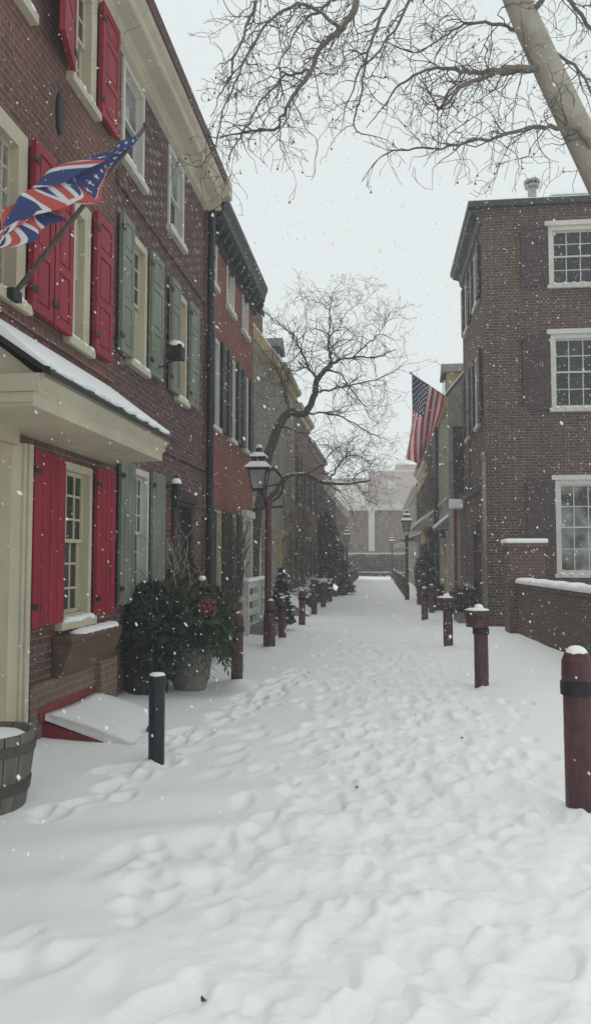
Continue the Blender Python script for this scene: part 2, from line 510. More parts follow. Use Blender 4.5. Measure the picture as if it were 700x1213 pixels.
def house(name, label, fr, s0, s1, ze, depth, rh, wm, ops, cat='house', group=None, roofm='roof', ov=.08, z0=-.15, snow=True, gable=True):
    """root empty + wall (openings cut, gable ends) + roof"""
    r = empty(name, fr.P((s0 + s1) / 2, 0, 0), label, cat, group)
    e = .003; s0 += e; s1 -= e
    b = MB()
    S = sorted({s0, s1, *[q for o in ops for q in (o[0], o[1])]}); Zs = sorted({z0, ze, *[q for o in ops for q in (o[2], o[3])]})
    for i in range(len(S) - 1):
        for j in range(len(Zs) - 1):
            cs, cz = (S[i] + S[i + 1]) / 2, (Zs[j] + Zs[j + 1]) / 2
            if any(o[0] < cs < o[1] and o[2] < cz < o[3] for o in ops): continue
            b.poly([fr.P(S[i], 0, Zs[j]), fr.P(S[i + 1], 0, Zs[j]), fr.P(S[i + 1], 0, Zs[j + 1]), fr.P(S[i], 0, Zs[j + 1])])
    rv = .16
    for a0, a1, c0, c1 in ops:
        for p in ([(a0, c0), (a0, c1)], [(a1, c0), (a1, c1)], [(a0, c0), (a1, c0)], [(a0, c1), (a1, c1)]):
            (u0, w0), (u1, w1) = p
            b.poly([fr.P(u0, 0, w0), fr.P(u1, 0, w1), fr.P(u1, -rv, w1), fr.P(u0, -rv, w0)])
        b.poly([fr.P(a0, -rv, c0), fr.P(a1, -rv, c0), fr.P(a1, -rv, c1), fr.P(a0, -rv, c1)])
    for s in (s0, s1):
        pts = [fr.P(s, 0, z0), fr.P(s, -depth, z0), fr.P(s, -depth, ze)]
        if gable: pts.append(fr.P(s, -depth / 2, ze + rh))
        pts.append(fr.P(s, 0, ze))
        b.poly(pts)
    b.poly([fr.P(s0, -depth, z0), fr.P(s1, -depth, z0), fr.P(s1, -depth, ze), fr.P(s0, -depth, ze)])
    b.build('wall', M[wm], r)
    if gable:
        k = rh / (depth / 2); th = .12
        b = MB()
        b.extrude(fr, [(ov, ze - ov * k + .01), (-depth / 2, ze + rh + .01), (-depth - ov, ze - ov * k + .01), (-depth - ov, ze - ov * k + th), (-depth / 2, ze + rh + th * 1.2), (ov, ze - ov * k + th)], s0, s1)
        ro = b.build('roof', M[roofm], r)
        if snow:
            b = MB(); q = .1
            b.extrude(fr, [(ov - .03, ze - ov * k + th + .004), (-depth / 2, ze + rh + th * 1.2 + .004), (-depth - ov + .03, ze - ov * k + th + .004), (-depth - ov + .03, ze - ov * k + th + q), (-depth / 2, ze + rh + th * 1.2 + q), (ov - .03, ze - ov * k + th + q)], s0 + .03, s1 - .03)
            b.build('snow', M['snow'], ro)
        r_roof = ro
    else:
        b = MB(); b.box(fr, s0, s1, -depth, ov, ze + .002, ze + .16)
        r_roof = b.build('roof', M[roofm], r)
    return r, r_roof


def window(r, fr, s0, s1, z0, z1, fm='white', rows=(3, 3), cols=3, gl='glass', gl2=None, sill=True, casing=.075, snow=True, proud=.025, bars=True, surround=0):
    f = MB(); w = casing
    f.box(fr, s0, s0 + w, -.13, proud, z0, z1); f.box(fr, s1 - w, s1, -.13, proud, z0, z1)
    f.box(fr, s0 + w, s1 - w, -.13, proud, z1 - w, z1); f.box(fr, s0 + w, s1 - w, -.13, proud - .02, z0, z0 + .045)
    if surround:
        q = surround
        f.box(fr, s0 - q, s0, .002, proud + .012, z0, z1); f.box(fr, s1, s1 + q, .002, proud + .012, z0, z1)
        f.box(fr, s0 - q - .04, s1 + q + .04, .002, proud + .05, z1 + .002, z1 + .09)
    wo = f.build('window', M[fm], r)
    a0, a1, c0, c1 = s0 + w, s1 - w, z0 + .045, z1 - w
    mid = (c0 + c1) / 2
    sa = MB()
    for (d0, d1, zz0, zz1, rr) in ((-.075, -.045, mid, c1, rows[0]), (-.11, -.08, c0, mid + .035, rows[1])):
        t_ = .035
        sa.box(fr, a0, a0 + t_, d0, d1, zz0, zz1); sa.box(fr, a1 - t_, a1, d0, d1, zz0, zz1)
        sa.box(fr, a0 + t_, a1 - t_, d0, d1, zz0, zz0 + t_); sa.box(fr, a0 + t_, a1 - t_, d0, d1, zz1 - t_, zz1)
        if bars:
            for i in range(1, cols):
                x = a0 + (a1 - a0) * i / cols; sa.box(fr, x - .01, x + .01, d0 + .006, d1 - .004, zz0 + t_, zz1 - t_)
            for j in range(1, rr):
                z = zz0 + (zz1 - zz0) * j / rr; sa.box(fr, a0 + t_, a1 - t_, d0 + .008, d1 - .006, z - .01, z + .01)
    sa.build('sash', M[fm], wo)
    p = MB(); p.box(fr, a0 + .03, a1 - .03, -.068, -.062, mid + .03, c1 - .03); p.build('pane', M[gl2 or gl], wo)
    p = MB(); p.box(fr, a0 + .03, a1 - .03, -.103, -.097, c0 + .03, mid + .005); p.build('pane', M[gl], wo)
    if sill:
        b = MB(); b.box(fr, s0 - .05, s1 + .05, -.12, .075, z0 - .085, z0 - .003); so = bevel(b.build('sill', M[fm], wo), .006)
        if snow:
            b = MB(); n = 7
            for i in range(n):
                x = s0 + (s1 - s0) * (i + .5) / n
                b.dome(fr.P(x, .03 + random.uniform(-.01, .01), z0 - .003), .05, (s1 - s0) / n * .8, random.uniform(.015, .035), 8)
            b.build('snow', M['snow'], wo, smooth=True)
    return wo


def shutter(r, fr, s0, s1, z0, z1, m, panels=(.22, .36, .34), hinge=None, ang=0, plainf=False, o=.035):
    """panelled board shutter; hinge 'l'/'r' with ang swings it off the wall"""
    if hinge == 'l': fr2 = fr.swing(s0, o, ang); a0, a1, oo = 0, s1 - s0, 0
    elif hinge == 'r': fr2 = fr.swing(s1, o, -ang); a0, a1, oo = s0 - s1, 0, 0
    else: fr2 = fr; a0, a1, oo = s0, s1, o
    b = MB(); t = .035; st = .075
    b.box(fr2, a0, a1, oo, oo + t, z0, z1)
    q = oo + t
    if not plainf:
        b.box(fr2, a0, a0 + st, q, q + .014, z0, z1); b.box(fr2, a1 - st, a1, q, q + .014, z0, z1)
        H = z1 - z0; z = z1; tot = sum(panels); rail = (H - .08) / (1)
        k = len(panels); rh = .085; avail = H - rh * (k + 1)
        b.box(fr2, a0 + st, a1 - st, q, q + .014, z1 - rh, z1); z -= rh
        for pn in panels:
            h = avail * pn / tot
            b.box(fr2, a0 + st + .022, a1 - st - .022, q, q + .010, z - h + .022, z - .022)
            z -= h
            b.box(fr2, a0 + st, a1 - st, q, q + .014, z - rh, z); z -= rh
    else:
        for i in range(1, 4):
            x = a0 + (a1 - a0) * i / 4; b.box(fr2, x - .003, x + .003, q, q + .004, z0 + .02, z1 - .02)
    so = b.build('shutter', M[m], r)
    for zz in (z0 + .15, z1 - .2):
        h = MB(); x = a0 + .0 if (hinge != 'r') else a1
        h.box(fr2, x - .05, x + .06, q + .014, q + .024, zz, zz + .05)
        h.build('hinge', M['iron'], so)
    return so


def door(r, fr, s0, s1, z0, z1, m='darkgreen', fm='white', surround=.12, panels=True, hood=None):
    b = MB(); b.box(fr, s0 + .05, s1 - .05, -.14, -.10, z0, z1 - .05)
    w = s1 - s0
    if panels:
        for j in range(3):
            for i in range(2):
                x0 = s0 + .13 + i * (w - .16) / 2; x1 = x0 + (w - .36) / 2
                za = z0 + .15 + j * (z1 - z0 - .2) / 3; b.box(fr, x0, x1, -.10, -.085, za, za + (z1 - z0) / 3 - .2)
    d = b.build('door', M[m], r)
    b = MB(); b.blob(fr.P(s1 - .13, -.06, z0 + 1.0), .03, .03, .03); b.build('handle', M['metal'], d, smooth=True)
    f = MB()
    f.box(fr, s0 - surround, s0 + .05, -.1, .05, z0, z1 + .02); f.box(fr, s1 - .05, s1 + surround, -.1, .05, z0, z1 + .02)
    f.box(fr, s0 + .05, s1 - .05, -.1, .05, z1 - .05, z1 + .02)
    f.box(fr, s0 - surround - .03, s1 + surround + .03, .002, .10, z1 + .022, z1 + .16)
    f.build('door_frame', M[fm], r)
    if hood:
        o, mm = hood
        h = MB(); h.extrude(fr, [(.0, z1 + .2), (o, z1 + .17), (o, z1 + .25), (0, z1 + .55)], s0 - .25, s1 + .25)
        ho = h.build('door_hood', M[mm], r)
        h = MB(); h.extrude(fr, [(.0, z1 + .555), (o + .01, z1 + .256), (o + .01, z1 + .33), (0, z1 + .64)], s0 - .24, s1 + .24)
        h.build('snow', M['snow'], ho)
    return d


def cornice(r, fr, s0, s1, prof, m, label=None):
    b = MB(); b.extrude(fr, prof, s0, s1); return b.build('cornice', M[m], r, label=label)


def drip(r, fr, s, z0, z1, m, rad=.05, o=.09, name='downspout'):
    b = MB(); b.tube([fr.P(s, o, z0), fr.P(s, o, z1 - .3), fr.P(s, o + .02, z1 - .1), fr.P(s, o + .2, z1)], [rad] * 4, 10)
    d = b.build(name, M[m], r, smooth=True)
    b = MB(); z = z0 + .8
    while z < z1 - .5:
        b.lathe(fr.P(s, o, z), [(rad + .012, 0), (rad + .012, .05)], 10); z += 1.9
    b.build('strap', M[m], d)


def chimney(par, fr, s0, s1, o0, o1, z0, z1, m='brickF'):
    b = MB(); b.box(fr, s0, s1, o0, o1, z0, z1); b.box(fr, s0 - .05, s1 + .05, o0 - .05, o1 + .05, z1 - .22, z1 - .08)
    b.build('chimney', M[m], par)
    b = MB(); b.box(fr, s0 + .02, s1 - .02, o0 + .02, o1 - .02, z1 + .002, z1 + .09)
    b.build('snow', M['snow'], par)


# ------------------------------------------------------------------ left row, nearest: red shutters
opsA = [(4.45, 5.5, -.05, 2.42), (6.62, 7.34, .99, 2.45), (5.15, 5.83, 3.63, 5.03), (6.68, 7.19, 3.63, 5.03),
        (5.0, 5.83, 6.13, 7.33), (6.64, 7.26, 6.13, 7.33), (2.6, 3.3, 3.63, 5.03), (2.6, 3.3, .99, 2.45), (2.6, 3.3, 6.13, 7.33)]
A, Ar = house('brick_house', 'nearest worn red brick house with red shutters and a cream pent roof over its door', LF, 1.6, 7.92, 7.62, 7, 3.2, 'brickA', opsA, ov=.0)
door(A, LF, 4.45, 5.5, .05, 2.42, 'creamd', 'creamd', .12)
b = MB()                                                           # broad fluted pilaster beside the door
b.box(LF, 5.80, 5.94, .002, .075, -.1, 2.48); b.box(LF, 5.84, 5.90, .075, .10, -.1, 2.48)
b.box(LF, 5.63, 5.80, .002, .05, -.1, 2.48)
bevel(b.build('pilaster', M['cream'], A), .006)
window(A, LF, *opsA[1], 'cream', (3, 3), 3, 'glassg', surround=.0)
for i in (2, 3): window(A, LF, *opsA[i], 'cream', (3, 3), 3, 'glassg', 'glassc', casing=.15, surround=0)
for i in (4, 5): window(A, LF, *opsA[i], 'cream', (2, 2), 2, 'glassc', 'glassg', casing=.14)
for i in (6, 7, 8): window(A, LF, *opsA[i], 'cream', (3, 3), 3, 'glassg')
shutter(A, LF, 5.99, 6.60, .98, 2.46, 'red', plainf=True); shutter(A, LF, 7.37, 7.88, .98, 2.47, 'red', plainf=True)
shutter(A, LF, 4.72, 5.13, 3.62, 5.05, 'red'); shutter(A, LF, 5.86, 6.24, 3.60, 5.05, 'red')
shutter(A, LF, 6.27, 6.65, 3.60, 5.05, 'red'); shutter(A, LF, 7.23, 7.68, 3.62, 5.07, 'red')
shutter(A, LF, 6.02, 6.61, 6.12, 7.34, 'red', hinge='r', ang=.25); shutter(A, LF, 7.29, 7.78, 6.12, 7.34, 'red')
shutter(A, LF, 4.45, 4.96, 6.12, 7.34, 'red')
# oval iron wall plate
b = MB(); c = LF.P(6.45, .012, 5.55)
b.lathe((0, 0, 0), [(1, -.012), (1, .01), (.8, .02)], 20)
b.v = [tuple(LF.P(6.45 + .07 * x, .012 + z, 5.62 + .2 * y)) for x, y, z in b.v]
b.build('wall_plate', M['iron'], A)
# pent roof over the ground floor
s0, s1 = 4.83, 7.80
b = MB()
b.extrude(LF, [(.003, 2.56), (.57, 2.58), (.60, 2.58), (.60, 2.66), (.63, 2.68), (.63, 2.73), (.68, 2.77), (.68, 2.80), (.003, 2.80)], s0, s1)
b.box(LF, s0 - .035, s0 - .002, .003, .66, 2.67, 2.79); b.box(LF, s0 - .02, s0 - .002, .003, .62, 2.60, 2.668)
b.extrude(LF, [(.003, 2.802), (.60, 2.802), (.003, 3.26)], s0 + .05, s1 - .05)
pr = b.build('pent_roof', M['cream'], A)
b = MB(); b.extrude(LF, [(.005, 3.265), (.74, 2.765), (.74, 2.805), (.005, 3.31)], s0 - .03, s1 + .03); b.build('shingles', M['black'], pr)
b = MB()
n = 60
vs_ = []
for i in range(n + 1):
    s = s0 - .02 + (s1 - s0 + .04) * i / n
    e = .68 + .02 * math.sin(i * .9) + random.uniform(-.03, .022)
    for (o, z) in ((.008, 3.315), (e, 2.845), (e + .012, 2.87), (e - .03, 2.90 + random.uniform(-.012, .012)), (.36, 3.135 + random.uniform(-.012, .012)), (.008, 3.40)):
        vs_.append(LF.P(s, o, z))
fs = []
for i in range(n):
    for k in range(6): fs.append((i * 6 + k, i * 6 + (k + 1) % 6, (i + 1) * 6 + (k + 1) % 6, (i + 1) * 6 + k))
fs += [tuple(range(6)), tuple(n * 6 + k for k in range(6))]
b.add(vs_, fs); b.build('snow', M['snow'], pr, smooth=False)
b = MB(); b.box(LF, 1.62, 7.88, .002, .035, 3.45, 3.52); b.build('belt_course', M['brickA'], A)
CPROF = [(.002, 7.30), (.07, 7.33), (.07, 7.42), (.11, 7.46), (.26, 7.50), (.28, 7.52), (.28, 7.60), (.33, 7.66), (.35, 7.72), (.002, 7.72)]
cornice(A, LF, 1.6, 7.915, CPROF, 'cream')
b = MB(); b.extrude(LF, [(.20, 7.722), (.37, 7.722), (.40, 7.83), (.20, 7.83)], 1.6, 7.915); b.build('gutter', M['maroon'], A)
# sloping cellar door
p = [LF.P(6.28, .002, .33), LF.P(6.28, .60, -.04), LF.P(7.45, .60, -.04), LF.P(7.45, .002, .33)]
b = MB()
q0 = [LF.P(s, o, z) for s in (6.28, 7.42) for o, z in ((.002, -.12), (.72, -.12), (.72, -.03), (.002, .17))]
b.add(q0, [(0, 1, 2, 3), (7, 6, 5, 4), (0, 4, 5, 1), (1, 5, 6, 2), (2, 6, 7, 3), (3, 7, 4, 0)])
b.box(LF, 6.2, 7.6, .004, .05, .17, .29)
cd = b.build('cellar_door', M['dred'], A)
b = MB(); n = 14; vs_ = []
for i in range(n + 1):
    for j in range(n + 1):
        s = 6.30 + 1.17 * i / n; o = .055 + .80 * j / n
        z = .222 - .245 * (j / n) - .06 * max(0, i / n - .8) + .012 * math.sin(5 * i / n + 2) + .02 * math.sin(3 * j / n)
        vs_.append(LF.P(s - (.02 * j / n), o, z))
for i in range(n + 1):
    for j in range(n + 1):
        s = 6.30 + 1.17 * i / n; o = .055 + .80 * j / n
        vs_.append(LF.P(s, o, .178 - .26 * (j / n)))
g = (n + 1) ** 2; fs = []
for i in range(n):
    for j in range(n):
        a = i * (n + 1) + j; fs.append((a, a + 1, a + n + 2, a + n + 1))
for j in range(n): fs.append((j, j + 1, g + j + 1, g + j)); a = n * (n + 1) + j; fs.append((a, a + 1, g + a + 1, g + a))
for i in range(n): a = i * (n + 1); fs.append((a, a + n + 1, g + a + n + 1, g + a)); a += n; fs.append((a, a + n + 1, g + a + n + 1, g + a))
b.add(vs_, fs); b.build('snow', M['snow'], cd, smooth=True)
b = MB(); b.blob(LF.P(6.78, .84, .025), .05, .06, .03, 7); b.build('handle', M['iron'], cd)

# second house: sage green shutters, glazed-header brick
opsB = [(8.06, 8.83, 6.12, 7.27), (9.90, 10.68, 6.12, 7.27), (8.37, 9.00, 3.86, 5.38), (10.36, 10.90, 3.86, 5.38), (8.56, 9.17, 1.10, 2.62), (10.35, 11.2, -.02, 2.35)]
B, Br = house('brick_house', 'dark patterned brick house with sage green shutters and a beige cornice', LF, 7.92, 12.1, 7.62, 7, 3.2, 'brickB', opsB, ov=.0)
for i in (0, 1): window(B, LF, *opsB[i], 'white', (1, 1), 1, 'glass', 'glassc', bars=False, casing=.07)
window(B, LF, *opsB[2], 'cream', (3, 1), 2, 'glassb', 'glass', casing=.09); window(B, LF, *opsB[3], 'cream', (3, 3), 2, 'glassc', 'glass', casing=.09)
window(B, LF, *opsB[4], 'white', (3, 3), 3, 'glass')
shutter(B, LF, 7.97, 8.35, 3.84, 5.41, 'green'); shutter(B, LF, 9.03, 9.52, 3.84, 5.41, 'green')
shutter(B, LF, 9.92, 10.34, 3.84, 5.41, 'green'); shutter(B, LF, 10.93, 11.42, 3.84, 5.41, 'green')
shutter(B, LF, 8.06, 8.53, 1.05, 2.64, 'green', plainf=True); shutter(B, LF, 9.2, 9.72, 1.05, 2.64, 'green', plainf=True)
door(B, LF, 10.35, 11.2, .02, 2.35, 'darkgreen', 'purple')
b = MB(); b.extrude(LF, [(.002, 2.97), (.04, 2.97), (.05, 3.03), (.03, 3.07), (.002, 3.07)], 7.93, 12.09); b.build('belt_course', M['brickB'], B)
b = MB(); b.extrude(LF, [(.002, 5.72), (.03, 5.72), (.03, 5.86), (.002, 5.86)], 7.93, 12.09); b.build('belt_course', M['brickB'], B)
cornice(B, LF, 7.925, 12.02, CPROF, 'cream')
b = MB(); b.extrude(LF, [(.20, 7.722), (.37, 7.722), (.40, 7.83), (.20, 7.83)], 7.92, 11.95); b.build('gutter', M['maroon'], B)
b = MB(); b.box(LF, 11.98, 12.20, .20, .43, 7.52, 7.82); b.box(LF, 12.02, 12.06, .05, .28, 7.3, 7.6); bevel(b.build('gutter_box', M['cream'], B), .02)
chimney(Br, LF, 11.3, 11.8, -.95, -.45, 7.8, 9.0)
drip(B, LF, 12.08, 0, 7.4, 'blackblue', .062, .10)

# third house: orange-red brick, dark cornice
opsC = [(12.22, 12.88, 6.3, 7.2), (13.74, 14.42, 6.3, 7.2), (15.31, 15.93, 6.3, 7.2), (12.55, 13.12, 3.85, 5.4), (14.0, 14.55, 3.85, 5.4), (15.42, 15.95, 3.85, 5.4),
        (12.80, 13.35, .95, 2.4), (14.15, 14.7, .95, 2.4), (15.5, 16.3, 0.2, 2.4)]
Ch, Cr = house('brick_house', 'orange red brick house with black shutters and a dark bracketed cornice', LF, 12.1, 16.66, 7.45, 7, 3.0, 'brickC', opsC, ov=.0)
for i in range(3): window(Ch, LF, *opsC[i], 'white', (1, 1), 1, 'glassb', 'glass', bars=False)
for i in range(3, 6):
    window(Ch, LF, *opsC[i], 'white', (3, 3), 2, 'glassc', snow=False)
    shutter(Ch, LF, opsC[i][0] - .33, opsC[i][0] - .03, 3.83, 5.42, 'black'); shutter(Ch, LF, opsC[i][1] + .03, opsC[i][1] + .36, 3.83, 5.42, 'black')
for i in range(6, 8):
    window(Ch, LF, *opsC[i], 'creamd', (3, 3), 2, 'glass', casing=.05, snow=False)
    shutter(Ch, LF, opsC[i][0] - .38, opsC[i][0] - .03, .93, 2.42, 'darkgreen', plainf=True); shutter(Ch, LF, opsC[i][1] + .03, opsC[i][1] + .4, .93, 2.42, 'darkgreen', plainf=True)
door(Ch, LF, 15.5, 16.3, .22, 2.4, 'darkgreen', 'white')
b = MB(); b.box(LF, 15.3, 16.5, .002, .75, -.1, .2); b.build('doorstep', M['stone'], Ch)
cornice(Ch, LF, 12.25, 16.72, [(.002, 7.05), (.06, 7.08), (.08, 7.22), (.18, 7.30), (.25, 7.36), (.27, 7.48), (.32, 7.60), (.32, 7.68), (.002, 7.68)], 'greygreen')
b = MB()
for k in range(12):
    b = MB(); s = 12.45 + k * .38; b.extrude(LF, [(.09, 7.1), (.14, 7.1), (.24, 7.29), (.09, 7.29)], s, s + .09); b.build('bracket', M['greygreen'], Ch)

# fourth house, stepping out beyond the gap: tan stuccoed gable
GF = Frame((-2.95, 20.4, 0), (-1, 0, 0), (0, -1, 0))               # faces the camera
DF = Frame(LF.P(0, 0, 0), LF.S, LF.N)


def far_house(name, label, fr, s0, s1, ze, depth, rh, wm, sh, fm='white', dm='darkgreen', floors=((.9, 2.2), (3.4, 4.8)), nwin=2, hood=None, corn='cream', group=None, gl='glass', dormer=None, door_at=.82, roofm='roof', chim=True, surround='white'):
    w = s1 - s0; ops = []
    dw = .85; d0 = s0 + w * door_at - dw / 2
    for fi, (z0, z1) in enumerate(floors):
        if z1 > ze - .25: continue
        for k in range(nwin):
            c = s0 + w * (k + .5) / nwin if fi else s0 + w * (k + .5) / (nwin + .6)
            ops.append((c - .36, c + .36, z0, z1))
    ops = [o for o in ops if not (o[2] < 2.2 and o[1] > d0 - .25 and o[0] < d0 + dw + .25)]
    r, ro = house(name, label, fr, s0, s1, ze, depth, rh, wm, ops + [(d0, d0 + dw, .05, 2.2)], roofm=roofm, group=group)
    for o in ops:
        window(r, fr, *o, fm, (2, 2), 2, gl)
        if sh:
            shutter(r, fr, o[0] - .38, o[0] - .03, o[2], o[3], sh); shutter(r, fr, o[1] + .03, o[1] + .38, o[2], o[3], sh)
    door(r, fr, d0, d0 + dw, .07, 2.2, dm, surround, .12, hood=hood)
    cornice(r, fr, s0 + .02, s1 - .02, [(.002, ze - .35), (.06, ze - .33), (.1, ze - .2), (.2, ze - .16), (.24, ze - .05), (.002, ze - .05)], corn)
    k = rh / (depth / 2)
    if dormer:
        a, wd, of, h, dm_ = dormer
        zb = ze - of * k
        b = MB()
        b.box(fr, a - wd / 2, a + wd / 2, -of - h / k - .3, -of, zb - .1, zb + h)
        do = b.build('dormer', M[dm_], r)
        b = MB(); b.extrude(Frame(fr.P(a, 0, 0), -fr.N, fr.S), [(-wd / 2 - .12, zb + h + .002), (0, zb + h + .42), (wd / 2 + .12, zb + h + .002)], of - .1, of + h / k + .4)
        b.build('dormer_roof', M['shingle'], do)
        b = MB(); b.box(fr, a - wd / 2 + .08, a + wd / 2 - .08, -of + .002, -of + .03, zb + .1, zb + h - .05); b.build('pane', M['glass'], do)
    if chim: chimney(ro, fr, s1 - .75, s1 - .1, -depth / 2 - .3, -depth / 2 + .3, ze + rh - .5, ze + rh + .9)
    return r, ro


D, Dr = far_house('stucco_house', 'tan stuccoed house with a yellow rake board and grey dormer beyond the garden gap', LF, 20.4, 24.4, 7.0, 6, 4.0, 'stucco', None, 'creamd', 'yellow',
                  floors=((.9, 2.3), (3.5, 5.1)), dormer=(21.7, 1.0, .12, .75, 'shingle'), door_at=.22, surround='yellow', corn='yellow')
b = MB(); k = 4 / 3
for o0, o1 in ((.2, -3.0), (-3.0, -6.2)):
    za, zb = (7.0 - .2 * k, 11.0) if o0 > 0 else (11.0, 7.0 - .2 * k)
    b.poly([LF.P(20.34, o0, za - .22), LF.P(20.34, o1, zb - .22), LF.P(20.34, o1, zb + .1), LF.P(20.34, o0, za + .1)])
    b.poly([LF.P(20.40, o0, za - .22), LF.P(20.40, o1, zb - .22), LF.P(20.40, o1, zb + .1), LF.P(20.40, o0, za + .1)])
    b.poly([LF.P(20.34, o0, za - .22), LF.P(20.34, o1, zb - .22), LF.P(20.40, o1, zb - .22), LF.P(20.40, o0, za - .22)])
    b.poly([LF.P(20.34, o0, za + .1), LF.P(20.34, o1, zb + .1), LF.P(20.40, o1, zb + .1), LF.P(20.40, o0, za + .1)])
b.poly([LF.P(20.34, .2, 6.51), LF.P(20.40, .2, 6.51), LF.P(20.40, .2, 6.83), LF.P(20.34, .2, 6.83)])
b.build('rake_board', M['yellow'], D)
chimney(Dr, LF, 20.7, 21.3, -1.0, -.55, 7.6, 8.75)
# arched white doorway in its end wall
b = MB(); pts = []; n = 14
cx, hw, zs = .62, .42, 2.9
for rr in (hw, hw - .09):
    for i in range(n + 1):
        a = PI * i / n; pts.append((cx + rr * math.cos(a), zs + rr * math.sin(a)))
for yy in (0.003, .07):
    b.add([GF.P(x, yy, z) for x, z in pts], [(i, i + 1, n + 2 + i, n + 1 + i) for i in range(n)])
b.add([GF.P(x, yy, z) for yy in (.003, .07) for x, z in pts[n + 1:]], [(i, i + 1, n + 2 + i, n + 1 + i) for i in range(n)])
b.add([GF.P(x, yy, z) for yy in (.003, .07) for x, z in pts[:n + 1]], [(i, i + 1, n + 2 + i, n + 1 + i) for i in range(n)])
b.box(GF, cx - hw, cx - hw + .09, .003, .07, -.1, zs); b.box(GF, cx + hw - .09, cx + hw, .003, .07, -.1, zs); b.box(GF, cx - hw + .09, cx + hw - .09, .003, .06, zs - .1, zs)
aw = b.build('arched_doorway', M['white'], D)
b = MB(); b.poly([GF.P(cx + (hw - .08) * math.cos(PI * i / n), .015, zs + (hw - .08) * math.sin(PI * i / n)) for i in range(n + 1)]); b.build('pane', M['glassb'], aw)
b = MB(); b.box(GF, cx - hw + .09, cx + hw - .09, .003, .03, -.1, zs - .1); b.build('door', M['stucco2'], aw)
# snowy bulkhead at its foot
b = MB(); b.extrude(LF, [(.002, -.1), (.85, -.1), (.85, .02), (.002, .62)], 20.5, 21.6); bk = b.build('cellar_door', M['stone'], D)
b = MB(); b.extrude(LF, [(.002, .625), (.86, .025), (.86, .12), (.002, .74)], 20.48, 21.62); b.build('snow', M['snow'], bk)
# dry vines over its street front
def vines(r, fr, s0, s1, z0, z1, n, m='vine', rad=.012):
    b = MB()
    for k in range(n):
        s = random.uniform(s0, s1); z = z0; p = [fr.P(s, .02, z)]
        L = random.uniform(.4, 1) * (z1 - z0); m_ = 12
        for i in range(m_):
            s += random.uniform(-.12, .12); z += L / m_; p.append(fr.P(min(max(s, s0), s1), random.uniform(.02, .12), z))
        b.tube(p, [rad * (1 - .06 * i) for i in range(m_ + 1)], 4)
        for i in range(14):
            q = random.choice(p); d = V(random.uniform(-.3, .3), random.uniform(-.3, .3), random.uniform(-.45, .25))
            b.tube([q, q + d * .6 + fr.N * .06, q + d + V(0, 0, -.12)], [rad * .6, rad * .5, rad * .3], 3)
    return b.build('vine', M[m], r)


vines(D, LF, 21.5, 24.3, .5, 6.4, 14, rad=.016)
Eh, Er = far_house('brick_house', 'brown brick house with a vine covered front, next past the tan stuccoed house', LF, 24.4, 29, 6.7, 6, 3.4, 'brickF', 'darkgreen', corn='creamd')
vines(Eh, LF, 24.5, 28.5, .5, 6.2, 22, rad=.018)
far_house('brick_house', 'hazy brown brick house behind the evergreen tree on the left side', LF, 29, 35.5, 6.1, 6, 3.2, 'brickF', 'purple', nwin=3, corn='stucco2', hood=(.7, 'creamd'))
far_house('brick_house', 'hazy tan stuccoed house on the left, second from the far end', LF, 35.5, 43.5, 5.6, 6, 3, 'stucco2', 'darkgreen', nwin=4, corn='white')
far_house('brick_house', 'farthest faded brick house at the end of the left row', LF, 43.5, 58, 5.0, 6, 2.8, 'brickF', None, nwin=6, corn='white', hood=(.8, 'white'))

# ------------------------------------------------------------------ right side
RF = Frame((2.42, 17.4, 0), (1, 0, 0), (0, -1, 0))                  # wall facing the camera
RS = Frame((2.42, 17.4, 0), (0, 1, 0), (-1, 0, 0))                  # its street side
ROOT = empty('brick_house', RF.P(0, 0, 0), 'tall dark brown brick house standing end on at the right, flat roofed', 'house')
b = MB()
wf = [(1.46, 2.90, 7.74, 9.10), (1.46, 2.90, 4.92, 6.60), (1.5, 2.94, 1.22, 3.30), (4.2, 5.6, 7.74, 9.10), (4.2, 5.6, 4.92, 6.60), (4.2, 5.6, 1.22, 3.30)]
ws = [(.75, 1.5, 7.7, 9.0), (.75, 1.5, 4.75, 6.45), (2.7, 3.4, 7.7, 9.0), (2.7, 3.4, 4.75, 6.45), (1.2, 2.1, 0, 2.2)]


def cutwall(b, fr, s0, s1, z0, z1, ops, rv=.16):
    S = sorted({s0, s1, *[q for o in ops for q in o[:2]]}); Zs = sorted({z0, z1, *[q for o in ops for q in o[2:4]]})
    for i in range(len(S) - 1):
        for j in range(len(Zs) - 1):
            cs, cz = (S[i] + S[i + 1]) / 2, (Zs[j] + Zs[j + 1]) / 2
            if any(o[0] < cs < o[1] and o[2] < cz < o[3] for o in ops): continue
            b.poly([fr.P(S[i], 0, Zs[j]), fr.P(S[i + 1], 0, Zs[j]), fr.P(S[i + 1], 0, Zs[j + 1]), fr.P(S[i], 0, Zs[j + 1])])
    for a0, a1, c0, c1 in ops:
        for (u0, w0), (u1, w1) in (((a0, c0), (a0, c1)), ((a1, c0), (a1, c1)), ((a0, c0), (a1, c0)), ((a0, c1), (a1, c1))):
            b.poly([fr.P(u0, 0, w0), fr.P(u1, 0, w1), fr.P(u1, -rv, w1), fr.P(u0, -rv, w0)])
        b.poly([fr.P(a0, -rv, c0), fr.P(a1, -rv, c0), fr.P(a1, -rv, c1), fr.P(a0, -rv, c1)])


